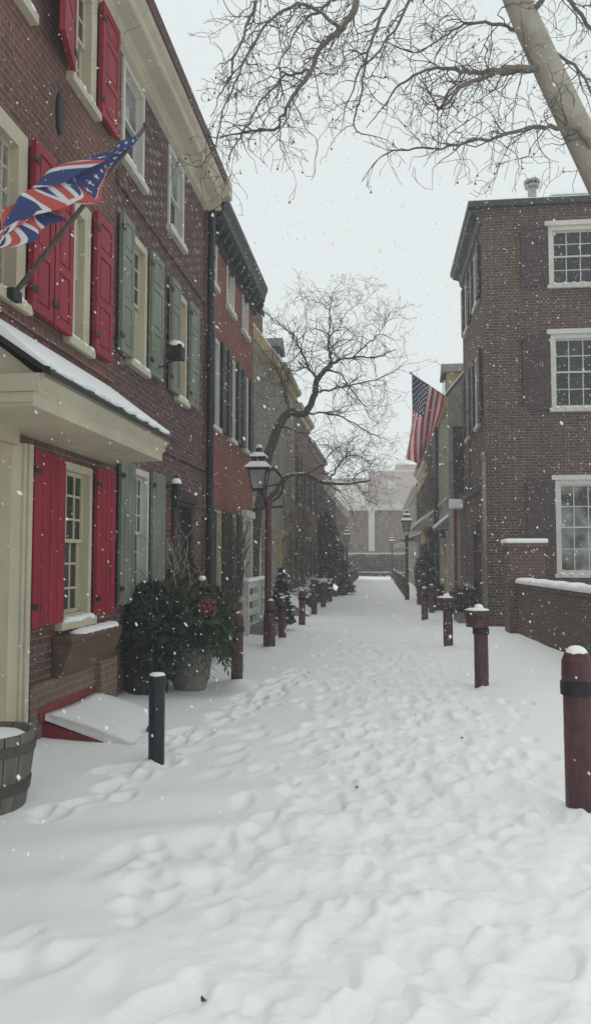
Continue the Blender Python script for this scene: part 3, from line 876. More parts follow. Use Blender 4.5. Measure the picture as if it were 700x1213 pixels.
cutwall(b, RF, 0, 8, -.2, 9.6, wf); cutwall(b, RS, 0, 4.2, -.2, 9.6, ws)
b.poly([RS.P(4.2, 0, -.2), RS.P(4.2, -8, -.2), RS.P(4.2, -8, 9.6), RS.P(4.2, 0, 9.6)])
b.poly([RS.P(0, -8, -.2), RS.P(4.2, -8, -.2), RS.P(4.2, -8, 9.6), RS.P(0, -8, 9.6)])
b.build('wall', M['brickR'], ROOT)
b = MB(); b.prism([(2.10, 17.28), (10.5, 17.28), (10.5, 21.7), (2.10, 21.7)], 9.602, 9.74)
b.extrude(RS, [(.002, 9.25), (.06, 9.28), (.1, 9.45), (.26, 9.5), (.30, 9.6), (.002, 9.6)], -.0, 4.2)
rr = b.build('roof', M['greygreen'], ROOT)
b = MB(); b.prism([(2.14, 17.32), (10.4, 17.32), (10.4, 21.6), (2.14, 21.6)], 9.742, 9.775); b.build('snow', M['snow'], rr)
b = MB(); c = (3.66, 17.95, 9.77)
b.lathe(c, [(.17, -.02), (.17, .05), (.10, .06), (.10, .52), (.17, .53), (.17, .57), (.11, .58), (.11, .62), (.19, .63), (.19, .69), (.04, .72)], 18)
b.build('vent_pipe', M['metal'], rr, smooth=False)
b = MB(); b.prism([(4.05, 17.7), (6.6, 17.7), (6.6, 20), (4.05, 20)], 9.78, 9.98); ht = b.build('hatch', M['metal'], rr)
b = MB(); b.prism([(4.02, 17.67), (6.63, 17.67), (6.63, 20), (4.02, 20)], 9.982, 10.04); b.build('snow', M['snow'], ht)
for i, o in enumerate(wf):
    window(ROOT, RF, *o, 'white', (2, 2), 4, 'glassc' if i % 3 == 2 else 'glass', surround=0, casing=.10)
    if i < 3:
        b = MB(); b.box(RF, o[0] - .08, o[1] + .08, .002, .07, o[3] + .002, o[3] + .11); b.build('lintel', M['white'], ROOT)
    shutter(ROOT, RF, o[0] - .62, o[0] - .06, o[2] - .02, o[3] + .02, 'purple', plainf=(i % 3 == 2), o=.02)
for i, o in enumerate(ws[:4]):
    window(ROOT, RS, *o, 'white', (2, 2), 2, 'glassb'); shutter(ROOT, RS, o[0] - .4, o[0] - .04, o[2], o[3], 'purple'); shutter(ROOT, RS, o[1] + .04, o[1] + .42, o[2], o[3], 'purple')
door(ROOT, RS, 1.2, 2.1, .02, 2.2, 'purple', 'purple')
b = MB(); b.extrude(RS, [(.002, 3.15), (.06, 3.18), (.14, 3.25), (.14, 3.3), (.002, 3.34)], .02, 4.18)
b.build('belt_course', M['purple'], ROOT)
b = MB(); b.rod((2.36, 17.33, .05), (2.36, 17.33, 3.72), .045, 10); b.rod((2.36, 17.33, 3.72), (2.36, 17.42, 3.95), .045, 10)
b.build('downspout', M['stone'], ROOT, smooth=True)
b = MB(); b.rod((2.37, 20.2, 3.4), (2.37, 20.2, 6.4), .04, 8); b.build('downspout', M['stone'], ROOT, smooth=True)

R2F = Frame((2.0, 0, 0), (0, 1, 0), (-1, 0, 0))
Q2, q2r = far_house('stucco_house', 'olive stuccoed house with an ochre dormer, next to the tall brown brick house', R2F, 21.75, 25.4, 6.2, 6, 3.6, 'stucco', None, 'creamd', 'yellow', floors=((.9, 2.2),(3.3, 4.9)),
                    dormer=(23.3, 1.2, .05, .95, 'yellow'), door_at=.25, surround='creamd', corn='yellow', hood=(.35, 'shingle'))
b = MB(); b.rod((1.9, 25.3, 0), (1.9, 25.3, 5.9), .07, 10); b.build('downspout', M['blackblue'], Q2, smooth=True)
for s, z in ((22.1, 2.15),):
    b = MB(); b.box(R2F, s, s + .16, .06, .22, z, z + .3); b.box(R2F, s + .04, s + .12, .002, .06, z + .1, z + .16)
    wl = b.build('wall_lantern', M['iron'], Q2); b = MB(); b.dome(R2F.P(s + .08, .14, z + .3), .12, .12, .1); b.build('snow', M['snow'], wl, smooth=True)
GR = Frame((2.0, 21.753, 0), (1, 0, 0), (0, -1, 0))
b = MB(); b.box(GR, .12, .42, .002, .04, 3.25, 5.3)
for k in range(6): b.box(GR, .12 + k * .05, .125 + k * .05, .04, .048, 3.25, 5.3)
b.build('cladding', M['purple'], Q2)
for x0, x1, mm in ((.02, .11, 'creamd'), (.20, .30, 'stucco2')):
    b = MB(); b.box(GR, x0, x1, .002, .08, -.1, 2.95); jb = b.build('door_jamb', M[mm], Q2)
    b = MB(); b.box(GR, x0 - .03, x1 + .06, .002, .2, 2.96, 3.0); b.extrude(GR, [(.002, 3.003), (.2, 3.003), (.14, 3.22), (.002, 3.24)], x0 - .03, x1 + .06)
    b.build('snow', M['snow'], jb)
b = MB(); b.box(GR, .11, .20, .002, .02, -.1, 2.9); b.build('door', M['dred'], Q2)
Q3, q3r = far_house('brick_house', 'dark vine hung brick house on the right with a snowy pent roof', R2F, 25.4, 31, 5.7, 6, 3.2, 'brickF', 'purple', corn='stucco')
b = MB(); b.extrude(R2F, [(.003, 2.65), (.6, 2.65), (.65, 2.75), (.003, 3.2)], 26, 30.8); pq = b.build('pent_roof', M['creamd'], Q3)
b = MB(); b.extrude(R2F, [(.003, 3.205), (.66, 2.755), (.66, 2.86), (.003, 3.32)], 25.98, 30.82); b.build('snow', M['snow'], pq)
vines(Q3, R2F, 25.6, 30.8, 2.6, 5.6, 44, 'vine', .02)
far_house('brick_house', 'hazy ochre fronted house on the right, behind the street lamp', R2F, 31, 39, 5.9, 6, 3, 'yellow', 'darkgreen', nwin=4, corn='white', hood=(.8, 'shingle'))
far_house('brick_house', 'farthest pale stuccoed house at the end of the right row', R2F, 39, 58, 5.3, 6, 2.8, 'stucco2', None, nwin=7, corn='white', hood=(.9, 'white'))

# low garden wall and brick pier in front of it
p0, p1 = V(2.78, 15.75, 0), V(3.12, 9.0, 0)
d = (p1 - p0).normalized(); nn = V(-d.y, d.x, 0)
nn = -nn if nn.x > 0 else nn
WF = Frame(p0, d, nn); Lw = (p1 - p0).length
b = MB(); b.box(WF, 0, Lw, -.25, 0, -.15, 1.0); b.box(WF, -.0, Lw, -.28, .03, 1.002, 1.06)
gw = empty('garden_wall', p0 + d * 2, 'low brown stuccoed garden wall capped with snow, at the right edge', 'wall')
b.build('wall', M['brickW'], gw)
b = MB(); n = 60; vs_ = []
for i in range(n + 1):
    s = Lw * i / n; h = .10 + .012 * math.sin(i * .7) + random.uniform(-.006, .006)
    for o, z in ((-.29, 1.063), (.045, 1.063), (.05, 1.063 + h * .6), (.0, 1.063 + h), (-.24, 1.063 + h), (-.29, 1.063 + h * .6)): vs_.append(WF.P(s, o + random.uniform(-.004, .004), z))
fs = [(i * 6 + k, i * 6 + (k + 1) % 6, (i + 1) * 6 + (k + 1) % 6, (i + 1) * 6 + k) for i in range(n) for k in range(6)] + [tuple(range(6)), tuple(n * 6 + k for k in range(6))]
b.add(vs_, fs); b.build('snow', M['snow'], gw, smooth=True)
PF = Frame((2.62, 15.8, 0), (1, 0, 0), (0, -1, 0))
pi_ = empty('brick_pier', PF.P(.4, -.3, 0), 'red brick pier topped with a snow slab, where the low brown wall starts', 'pier')
b = MB(); b.box(PF, 0, .72, -.6, 0, -.15, 1.78); b.box(PF, -.05, .77, -.65, .05, 1.782, 1.86); b.build('wall', M['brickP'], pi_)
b = MB(); b.box(PF, -.06, .78, -.66, .06, 1.863, 1.96); bevel(b.build('snow', M['snow'], pi_), .04, 3)

# ------------------------------------------------------------------ end of the street
EF = Frame((0, 75, 0), (1, 0, 0), (0, -1, 0))
e = empty('brick_building', (0, 75, 0), 'long low brick building with a white roof band closing the end of the street', 'building')
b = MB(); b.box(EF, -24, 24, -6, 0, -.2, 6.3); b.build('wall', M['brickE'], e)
b = MB(); b.box(EF, -24.1, 24.1, -6, .25, 6.302, 6.85); b.build('cornice', M['white'], e)
for x in (-9.2, -.65, 7.9, -17.7, 16.4):
    b = MB(); b.box(EF, x - .3, x + .3, .002, .25, 2.3, 6.3); b.build('pilaster', M['white'], e)
b = MB(); b.box(EF, -24, 24, .002, .2, 2.0, 2.15); b.build('belt_course', M['white'], e)
EF2 = Frame((0, 128, 0), (1, 0, 0), (0, -1, 0))
e = empty('brick_tower_block', (2, 128, 0), 'pinkish brick tower block faded by snow haze, behind the end building', 'building')
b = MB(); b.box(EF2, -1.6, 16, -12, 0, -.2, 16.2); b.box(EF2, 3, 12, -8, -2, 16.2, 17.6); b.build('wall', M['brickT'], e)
b = MB(); b.box(EF2, 1.6, 3.0, .002, .06, 13.2, 14.6); b.build('window', M['glassb'], e)
b = MB(); b.box(EF2, -1.7, 16.1, -12, .1, 16.202, 16.4); b.build('roof', M['white'], e)
e = empty('pale_building', (-6, 120, 0), 'pale grey building almost lost in the haze, left of the pinkish tower', 'building')
EF3 = Frame((0, 120, 0), (1, 0, 0), (0, -1, 0))
b = MB(); b.box(EF3, -16, -1.65, -10, 0, -.2, 14.0); b.build('wall', M['white'], e)
b = MB(); b.box(EF3, -16.1, -1.6, -10, .15, 14.002, 14.3); b.build('roof', M['shingle'], e)
# hedge and low rail across the street's end
b = MB()
for k in range(9000):
    x = random.uniform(-6, 6); y = random.uniform(68.2, 69.6); z = random.uniform(0, 1.85 + .12 * math.sin(x * 3))
    s = .09; d1 = V(random.gauss(0, 1), random.gauss(0, 1), random.gauss(0, 1)).normalized() * s; d2 = V(random.gauss(0, 1), random.gauss(0, 1), random.gauss(0, 1)).normalized() * s
    c = V(x, y, z); b.poly([c - d1, c + d2, c + d1, c - d2])
hd = empty('hedge', (0, 68.9, 0), 'dark hedge across the far end of the street', 'hedge')
b.build('foliage', M['conifer'], hd)
cb = empty('low_rail', (0, 67.6, 0), 'low dark rail with snow on top in front of the far hedge', 'rail')
b = MB(); b.box(WORLD, -5, 5, 67.5, 67.62, .28, .36)
for k in range(11): b.box(WORLD, -5 + k, -4.92 + k, 67.5, 67.6, -.1, .28)
b.build('rail', M['iron'], cb)
b = MB(); b.box(WORLD, -5, 5, 67.49, 67.63, .362, .40); b.build('snow', M['snow'], cb)

# ------------------------------------------------------------------ bollards
ORD = ['first', 'second', 'third', 'fourth', 'fifth', 'sixth', 'seventh', 'eighth', 'ninth', 'tenth', 'eleventh', 'twelfth', 'thirteenth', 'fourteenth', 'fifteenth', 'sixteenth']


def bollard(x, y, h, r, label, group, tilt=0, cap=.75, band=True, mat='post', bm='band'):
    z = gz(x, y) - .03
    o = empty('bollard', (x, y, z), label, 'bollard', group)
    b = MB()
    b.lathe((x, y, z), [(r, -.1), (r * .98, h * .72), (r * 1.0, h * .735), (r * 1.06, h * .84), (r * 1.02, h * .93), (r * .8, h * .975), (r * .4, h)], 20)
    b.build('post', M[mat], o, smooth=False)
    if band:
        b = MB(); b.lathe((x, y, z), [(r * 1.0, h * .715), (r * 1.16, h * .72), (r * 1.16, h * .80), (r * 1.05, h * .805)], 20); b.build('band', M[bm], o)
    if cap:
        b = MB(); b.dome((x, y, z + h * .955), r * cap, r * cap, r * .75, 14, .05, base=.01); b.build('snow', M['snow'], o, smooth=True)
    o.rotation_euler = (random.uniform(-.012, .012), tilt + random.uniform(-.012, .012), random.uniform(0, 6))
    return o


GB = 'dark red bollards lining the street'
bollard(1.235, 4.98, 1.0, .088, 'nearest and largest dark red bollard with a black band, at the right edge', GB, -.015, .8)
bollard(1.225, 9.44, .90, .085, 'dark red bollard on the right carrying the larger wooden tub', GB, 0, 0)
bollard(1.205, 13.64, .86, .085, 'dark red bollard on the right carrying the smaller wooden tub', GB, 0, 0)
bollard(1.15, 19.5, .84, .085, 'dark red bollard on the right, next beyond the two with tubs', GB)
bollard(1.52, 22.4, .84, .085, 'dark red bollard standing back from the right row, by the dark shrub', GB)
bollard(1.36, 26.0, .84, .085, 'dark red bollard just before the right street lamp', GB)
bollard(-1.78, 9.55, .85, .075, 'dark red bollard on the left, nearest to the stone pot', GB, 0, .5)
bollard(-1.85, 13.12, .84, .075, 'dark red bollard right in front of the left lamp post', GB)
bollard(-1.84, 14.6, .80, .075, 'dark red bollard just behind the left lamp post, before the little conifer', GB)
k = 0; y = 17.96
while y < 61:
    bollard(-1.80 + .004 * (y - 18), y, .84, .08, f'dark red bollard in the left row, {ORD[k]} past the little conifer', GB, 0, .7, band=y < 40); k += 1; y += 3.3
k = 0; y = 32.0
while y < 62:
    bollard(1.10, y, .84, .08, f'dark red bollard in the right row, {ORD[k]} beyond the right street lamp', GB, 0, .7, band=y < 40); k += 1; y += 2.3
# the black one
x, y = -1.70, 5.78; z = gz(x, y) - .02
o = empty('bollard', (x, y, z), 'slim black metal bollard alone on the left, in front of the evergreen pots', 'bollard')
b = MB(); b.lathe((x, y, z), [(.062, -.1), (.062, .56), (.066, .565), (.066, .60), (.062, .605), (.062, .64), (.05, .655)], 20); b.build('post', M['blackblue'], o)
b = MB(); b.lathe((x, y, z), [(.068, .575), (.073, .58), (.073, .598), (.066, .604)], 20); b.build('band', M['iron'], o)
b = MB(); b.lathe((x, y, z + .655), [(.058, -.01), (.058, .005), (.04, .012)], 14, jit=.05); b.build('snow', M['snow'], o, smooth=True)


def tub(x, y, z, r, h, label):
    o = empty('planter_tub', (x, y, z), label, 'planter', 'wooden tubs on the bollards')
    b = MB(); n = 14
    for k in range(n):
        a0 = 2 * PI * k / n + .02; a1 = 2 * PI * (k + 1) / n - .02
        q = [(x + rr * math.cos(a), y + rr * math.sin(a), z + zz) for (rr, zz) in ((r * .86, 0), (r, h), (r - .015, h), (r * .84, .01)) for a in (a0, a1)]
        b.add(q, [(0, 1, 3, 2), (2, 3, 5, 4), (4, 5, 7, 6), (6, 7, 1, 0), (0, 2, 4, 6), (1, 7, 5, 3)])
    b.lathe((x, y, z), [(r * .86, .01), (r * .86, .03)], 14)
    b.build('staves', M['post'], o)
    b = MB(); b.lathe((x, y, z), [(r * .97, h * .55), (r * .99, h * .60)], 20); b.build('hoop', M['band'], o)
    b = MB(); b.lathe((x, y, z + h - .03), [(r * .93, 0), (r * .96, .04), (r * .6, .055)], 14, jit=.04); b.dome((x + .02, y, z + h + .02), .06, .06, .055); b.build('snow', M['snow'], o, smooth=True)


tub(1.18, 9.44, .73, .15, .20, 'larger reddish wooden tub fixed round a bollard top, snow filled')
tub(1.16, 13.64, .68, .15, .19, 'smaller looking reddish wooden tub round the next bollard top, farther off')


# ------------------------------------------------------------------ street lamps
def lamp(x, y, ph, label, off=-.17, bracket=True, mat='post', sc=1.0):
    z0 = gz(x, y)
    o = empty('street_lamp', (x, y, z0), label, 'street lamp', 'lantern street lamps')
    b = MB()
    b.lathe((x, y, z0), [(.085, -.1), (.085, .5), (.075, .55), (.062, .6), (.055, ph - .12), (.075, ph - .1), (.075, ph - .04), (.045, ph)], 12); b.build('post', M[mat], o)
    lx, lz = x + off, z0 + ph + .18
    b = MB()
    if bracket:
        pts = []
        for i in range(15):
            a = -PI * .5 + PI * 1.02 * i / 14
            pts.append((x + .02 + .25 * math.cos(a) * (1 if a < .6 else .9), y, z0 + ph + .27 + .30 * math.sin(a)))
        b.tube(pts, [.022] * 15, 6); b.rod((x + .03, y, z0 + ph + .56), (lx + .15, y, lz + .30), .018, 6)
        b.rod((x + .22, y, z0 + ph + .28), (lx + .1, y, lz + .05), .014, 6)
        b.rod((x, y, z0 + ph - .05), (lx, y, lz), .02, 6)
    else:
        for a in range(4):
            q = a * PI / 2 + PI / 4
            b.tube([(x, y, z0 + ph - .05), (x + .10 * math.cos(q), y + .10 * math.sin(q), z0 + ph + .08), (lx + .08 * math.cos(q), y + .08 * math.sin(q), lz)], [.014] * 3, 5)
    b.rod((x - .26, y - .06, z0 + ph - .18), (x + .26, y + .06, z0 + ph - .18 + .06), .02, 6)
    b.build('bracket', M['iron'], o)
    # lantern
    L = MB(); rt, rb, h = .235, .145, .36
    def ring(r, z): return [(lx + r * math.cos(PI / 4 + k * PI / 2), y + r * math.sin(PI / 4 + k * PI / 2), lz + z) for k in range(4)]
    bot, top = ring(rb, 0), ring(rt, h)
    for k in range(4):
        L.rod(bot[k], top[k], .016, 5); L.rod(bot[k], bot[(k + 1) % 4], .016, 5); L.rod(top[k], top[(k + 1) % 4], .018, 5)
    L.add(ring(rb + .01, -.03) + ring(rb + .01, .005), [(3, 2, 1, 0), (4, 5, 6, 7)] + [(k, (k + 1) % 4, 4 + (k + 1) % 4, 4 + k) for k in range(4)])
    prof = [(.31, .365), (.31, .385), (.17, .49), (.17, .56), (.20, .57), (.20, .585), (.08, .66), (.05, .67), (.06, .72), (.03, .76)]
    L.lathe((lx, y, lz), prof[:8], 4, rot=PI / 4); L.lathe((lx, y, lz), [(.035, .66), (.06, .70), (.06, .74), (.02, .80)], 10)
    la = L.build('lantern', M['iron'], o)
    g = MB()
    b2, t2 = ring(rb - .012, .02), ring(rt - .012, h - .01)
    for k in range(4): g.poly([b2[k], b2[(k + 1) % 4], t2[(k + 1) % 4], t2[k]])
    g.build('glass', M['lampglass'], la)
    s = MB(); s.lathe((lx, y, lz), [(.315, .388), (.32, .405), (.19, .50), (.17, .50)], 4, rot=PI / 4)
    s.lathe((lx, y, lz), [(.205, .588), (.205, .615), (.10, .675), (.05, .675)], 4, rot=PI / 4); s.dome((lx, y, lz + .78), .055, .055, .04)
    s.build('snow', M['snow'], la)


lamp(-1.96, 13.5, 2.62, 'dark red post lamp with a black lantern, left of the street by the white fence')
lamp(1.08, 29.4, 2.45, 'slim dark street lamp on the right side of the street', 0, False, 'black')
lamp(-1.72, 42, 2.3, 'hazy distant street lamp on the left, beyond the evergreen tree', 0, False, 'iron')
lamp(1.0, 56, 2.3, 'faint farthest street lamp on the right, near the hedge', 0, False, 'iron')


# ------------------------------------------------------------------ flags
def star(px, py, r):
    a = math.atan2(py, px); rr = math.hypot(px, py)
    a = (a - PI / 2) % (2 * PI / 5); a = min(a, 2 * PI / 5 - a)
    # edge from tip (r,0deg) to inner (.382r, 36deg)
    x, y = rr * math.cos(a), rr * math.sin(a)
    ix, iy = .382 * r * math.cos(PI / 5), .382 * r * math.sin(PI / 5)
    return (x - r) * iy - y * (ix - r) <= 0 if False else (ix - r) * y - iy * (x - r) >= 0


def us(u, v, asp=1.9, sr=.030):
    """0 red 1 white 2 blue; u along the fly, v down the hoist"""
    if u < .40 and v < 7 / 13:
        for i in range(9):
            n = 6 if i % 2 == 0 else 5
            for j in range(n):
                cv = 7 / 13 * (i + 1) / 10; cu = .40 * ((j + .5) / 6 if n == 6 else (j + 1) / 6)
                if abs(u - cu) < .04 and abs(v - cv) < .06 and star((u - cu) * asp, -(v - cv), sr * 1.15): return 1
        return 2
    return int(v * 13) % 2


def union(u, v):
    x, y = (u - .5) * 2, (v - .5) * 2
    if abs(x) < .12 or abs(y) < .2: return 0
    if abs(x) < .2 or abs(y) < .34: return 1
    d = abs(abs(x) - abs(y))
    if d < .08: return 0
    if d < .2: return 1
    return 2


def cloth(name, fn, colf, nu, nv, mats, parent):
    b = MB(); vs_ = [fn(i / nu, j / nv) for j in range(nv + 1) for i in range(nu + 1)]
    b.add(vs_, [])
    for j in range(nv):
        for i in range(nu):
            a = j * (nu + 1) + i
            b.f.append((a, a + 1, a + nu + 2, a + nu + 1)); b.m.append(colf((i + .5) / nu, (j + .5) / nv))
    o = b.build(name, mats, parent, smooth=True)
    return o


# nearest flag, pole out of the red-shuttered house, cloth blown towards us
B0, T0 = V(-2.80, 5.52, 3.60), V(-1.93, 6.0, 5.16)
fl = empty('flag', B0, 'half american half british flag blowing on a brown pole from the red shuttered house', 'flag')
b = MB(); b.rod(B0 - (T0 - B0) * .03, T0 + (T0 - B0) * .01, .021, 10, r2=.017); b.blob(T0 + (T0 - B0) * .02, .03, .03, .03); b.build('pole', M['pole'], fl, smooth=True)
b = MB(); b.box(LF, 5.44, 5.58, .076, .13, 3.55, 3.63); b.build('bracket', M['iron'], fl)


def f1(u, v):
    h = T0 + (B0 - T0) * (.03 + .40 * v)
    top = V(-.58, -1.35, -1.50); bot = V(-.18, -1.25, -.98)
    fly = top + (bot - top) * v
    amp = math.sin(PI * min(1, u * 1.05)) ** .8
    wv = (.17 * math.sin(10.0 * v + 6.6 * u) + .07 * math.sin(17 * v - 8 * u) + .03 * math.sin(24 * u + 9 * v)) * amp
    lift = .10 * math.sin(PI * u) * (1 - v) + .05 * amp * math.sin(9 * u + 3 * v)
    return h + fly * u + V(.55, .75, .1) * wv + V(0, 0, lift)


def c1(u, v):
    if u < .36:
        if v < .54:
            for i in range(6):
                for j in range(6):
                    cu = .36 * (i + .5) / 6; cv = .54 * (j + .5) / 6
                    if abs(u - cu) < .03 and abs(v - cv) < .05 and star((u - cu) * 1.9, -(v - cv), .027): return 1
            return 2
        return int(v * 11) % 2
    return union((u - .36) / .64, v)


cloth('cloth', f1, c1, 320, 200, [M['forange'], M['fwhite'], M['fblue']], fl)

B1, T1 = V(2.40, 19.5, 5.20), V(.86, 19.5, 6.32)
fl2 = empty('flag', B1, 'american flag hanging from an angled pole on the tall brown brick house', 'flag')
b = MB(); b.rod(B1 - (T1 - B1) * .01, T1, .02, 10, r2=.016); b.blob(T1, .035, .035, .035); b.build('pole', M['metal'], fl2, smooth=True)
b = MB(); b.box(RS, 2.0, 2.2, .002, .07, 5.05, 5.3); b.build('bracket', M['iron'], fl2)


def f2(u, v):
    h = T1 + (B1 - T1) * (.02 + .53 * v)
    L = 2.15 - .30 * v
    gather = .62 * u ** 1.2 * v
    x = h.x - gather * .82 - .10 * u + .10 * math.sin(8 * v + 4 * u) * u
    y = h.y + .22 * math.sin(8.5 * v + 2.2 * u) * (.25 + u) - .15 * u
    z = h.z - L * u - .12 * u * math.sin(3 * v)
    return V(x, y, z)


cloth('cloth', f2, us, 240, 140, [M['fdred'], M['fpink'], M['fdblue']], fl2)

# ------------------------------------------------------------------ things by the left houses
c = V(-2.47, 4.62, gz(-2.3, 4.6))
o = empty('barrel_planter', c, 'weathered half barrel planter filled with snow at the left edge', 'planter')
b = MB(); n = 18; R = .31; H = .46
for k in range(n):
    a0 = 2 * PI * k / n + .012; a1 = 2 * PI * (k + 1) / n - .012; jr = random.uniform(-.003, .003)
    prof = [(R * .80, -.06), (R * .90, H * .35), (R * .97, H * .7), (R + jr, H + random.uniform(-.004, .004)), (R - .03, H), (R * .78, 0)]
    q = [(c.x + rr * math.cos(a), c.y + rr * math.sin(a), c.z + zz) for rr, zz in prof for a in (a0, a1)]
    m_ = len(prof)
    b.add(q, [(2 * i, 2 * i + 1, 2 * ((i + 1) % m_) + 1, 2 * ((i + 1) % m_)) for i in range(m_)] + [tuple(2 * i for i in range(m_)), tuple(2 * i + 1 for i in range(m_))[::-1]])
b.build('staves', M['oak'], o)
for za, zb in ((.10, .17), (.34, .40)):
    b = MB(); f = lambda z: R * (.80 + .20 * (z / H) ** .75) + .012
    b.lathe(c, [(f(za) - .01, za), (f(za), za), (f(zb), zb), (f(zb) - .01, zb)], 30); b.build('hoop', M['hoop'], o)
b = MB(); b.lathe(c + V(0, 0, H - .07), [(R - .05, -.05), (R - .035, .02), (R * .75, .045), (R * .3, .06)], 22, jit=.02); b.build('snow', M['snow'], o, smooth=True)

# window box under the red-shuttered window
o = empty('window_box', LF.P(7.1, .1, .6), 'brown wooden window box with snow on it under the red shuttered window', 'planter')
b = MB(); b.box(LF, 6.5, 7.80, .006, .19, .80, .86)
b.extrude(LF, [(.006, .48), (.08, .50), (.20, .80), (.006, .80)], 6.52, 7.78); bevel(b.build('box', M['planter'], o), .006)
b = MB()
for i in range(18): b.dome(LF.P(6.85 + .9 * i / 18, .10, .862), .09, .08, random.uniform(.025, .045), 9)
b.build('snow', M['snow'], o, smooth=True)
# rough masonry base below it, part of the house
b = MB(); b.box(LF, 7.45, 7.915, .003, .10, -.1, .52); b.box(LF, 6.05, 7.45, .003, .04, -.1, .5); b.build('plinth', M['brickF'], A)

# floodlight on the second house
o = empty('floodlight', LF.P(9.62, .15, 4.3), 'small dark floodlight topped with snow on a green shuttered wall', 'light')
b = MB(); b.box(LF, 9.50, 9.70, .14, .32, 4.16, 4.34); b.build('housing', M['iron'], o)
b = MB(); b.tube([LF.P(9.3, .01, 3.95), LF.P(9.35, .15, 4.02), LF.P(9.6, .2, 4.16)], [.012] * 3, 6); b.build('arm', M['iron'], o)
b = MB(); b.dome(LF.P(9.60, .23, 4.342), .10, .11, .07); b.build('snow', M['snow'], o, smooth=True)

# lantern by the second house's door
o = empty('wall_lantern', LF.P(9.98, .1, 2.3), 'snow laden wall lantern beside the green shuttered ground floor', 'light')
b = MB(); c = LF.P(9.98, .14, 2.25); b.lathe(c, [(.04, 0), (.06, .26), (.08, .27), (.05, .36), (.02, .42)], 6); b.rod(LF.P(9.98, .0, 2.5), c + V(0, 0, .34), .015); b.build('housing', M['iron'], o)
b = MB(); b.dome(c + V(0, 0, .33), .07, .07, .06); b.build('snow', M['snow'], o, smooth=True)


# ------------------------------------------------------------------ plants
def leafcloud(fn, n, s, mats, elong=1.0, droop=0):
    b = MB()
    for k in range(n):
        c, out = fn()
        d = (V(random.gauss(0, 1), random.gauss(0, 1), random.gauss(0, 1)).normalized() + out * .8 + V(0, 0, -droop)).normalized()
        e_ = d.cross(V(random.gauss(0, 1), random.gauss(0, 1), random.gauss(0, 1))).normalized()
        L = s * random.uniform(.6, 1.4)
        b.poly([c - d * L * elong * .5, c + e_ * L * .22, c + d * L * elong * .5, c - e_ * L * .22], random.randrange(len(mats)))
    return b


def ball(c, rx, ry, rz, hollow=.35, lump=3):
    seeds = [V(random.gauss(0, 1), random.gauss(0, 1), random.gauss(0, 1)).normalized() for _ in range(lump * 4)]
    def f():
        d = V(random.gauss(0, 1), random.gauss(0, 1), random.gauss(0, 1)).normalized()
        k = max(d.dot(q) for q in seeds); r = (hollow + (1 - hollow) * random.random() ** .5) * (.72 + .32 * k ** 3)
        return V(c[0] + d.x * rx * r, c[1] + d.y * ry * r, c[2] + d.z * rz * r), d
    return f


def cone(c, r, h, pw=1.0):
    def f():
        t = random.random() ** 1.6; a = random.random() * 2 * PI
        lob = .78 + .25 * math.sin(a * 5 + t * 23) * random.random()
        rr = r * (1 - t) ** pw * (random.random() ** .35) * lob
        d = V(math.cos(a), math.sin(a), -.15)
        return V(c[0] + rr * math.cos(a), c[1] + rr * math.sin(a), c[2] + h * t + .05), d
    return f


def snow_on(fn, n, s, zmin=-.1):
    b = MB()
    for k in range(n):
        c, d = fn()
        if d.z < zmin: continue
        b.blob(c + V(0, 0, s * .4), s * random.uniform(.5, 1.4), s * random.uniform(.5, 1.4), s * .35, 6)
    return b


def pot(c, r, h, label, m='stone', cat='pot'):
    o = empty('plant_pot', c, label, cat)
    b = MB(); b.lathe(c, [(r * .66, -.05), (r * .72, .02), (r * .88, h * .4), (r, h * .8), (r * 1.02, h * .9), (r * 1.08, h * .92), (r * 1.08, h), (r * .92, h), (r * .9, h * .9)], 22)
    b.build('bowl', M[m], o, smooth=False)
    return o


pot((-2.23, 8.95, .02), .27, .50, 'grey stone pot holding the winter greenery, left of the street')
o = empty('winter_arrangement', (-2.25, 8.95, .52), 'winter bouquet of green boughs, red berries and pale twigs in the stone pot', 'plant')
f = ball((-2.2, 8.93, .82), .50, .42, .32)
leafcloud(f, 2600, .13, 1 * [0], 1.5, .35).build('foliage', M['leaf'], o)
leafcloud(ball((-2.38, 9.0, .95), .42, .36, .42), 2600, .11, [0], 1.6, .1).build('foliage', M['leafdry'], o, label='olive dry boughs behind')
b = MB()
for k in range(64):
    a = random.uniform(-2.6, 1.2); d = V(math.cos(a), math.sin(a), random.uniform(-.5, .3)); p = V(-2.2, 8.9, .66) + d * .22
    pts = [p + d * (.32 * i / 4) + V(0, 0, -.16 * (i / 4) ** 2) for i in range(5)]
    b.tube(pts, [.006] * 5, 3)
    for i in range(1, 5):
        for s in (-1, 1):
            q = pts[i]; e_ = (d * .7 + V(-d.y, d.x, 0) * s * .7 + V(0, 0, -.25)); w_ = V(0, 0, 1).cross(e_).normalized() * .012
            b.poly([q, q + e_ * .06 + w_, q + e_ * .13, q + e_ * .06 - w_])
b.build('bough', M['leaf'], o)
b = MB()
for k in range(60):
    d = V(random.gauss(0, 1), random.gauss(0, 1), random.gauss(0, 1)).normalized(); b.blob(V(-1.96, 8.58, 1.0) + d * .10 * random.random() ** .3, .016, .016, .016, 6)
b.build('berries', M['berry'], o, smooth=True)
snow_on(ball((-2.25, 8.9, .75), .45, .4, .36, .8), 26, .026, .1).build('snow', M['snow'], o, smooth=True)
b = MB()
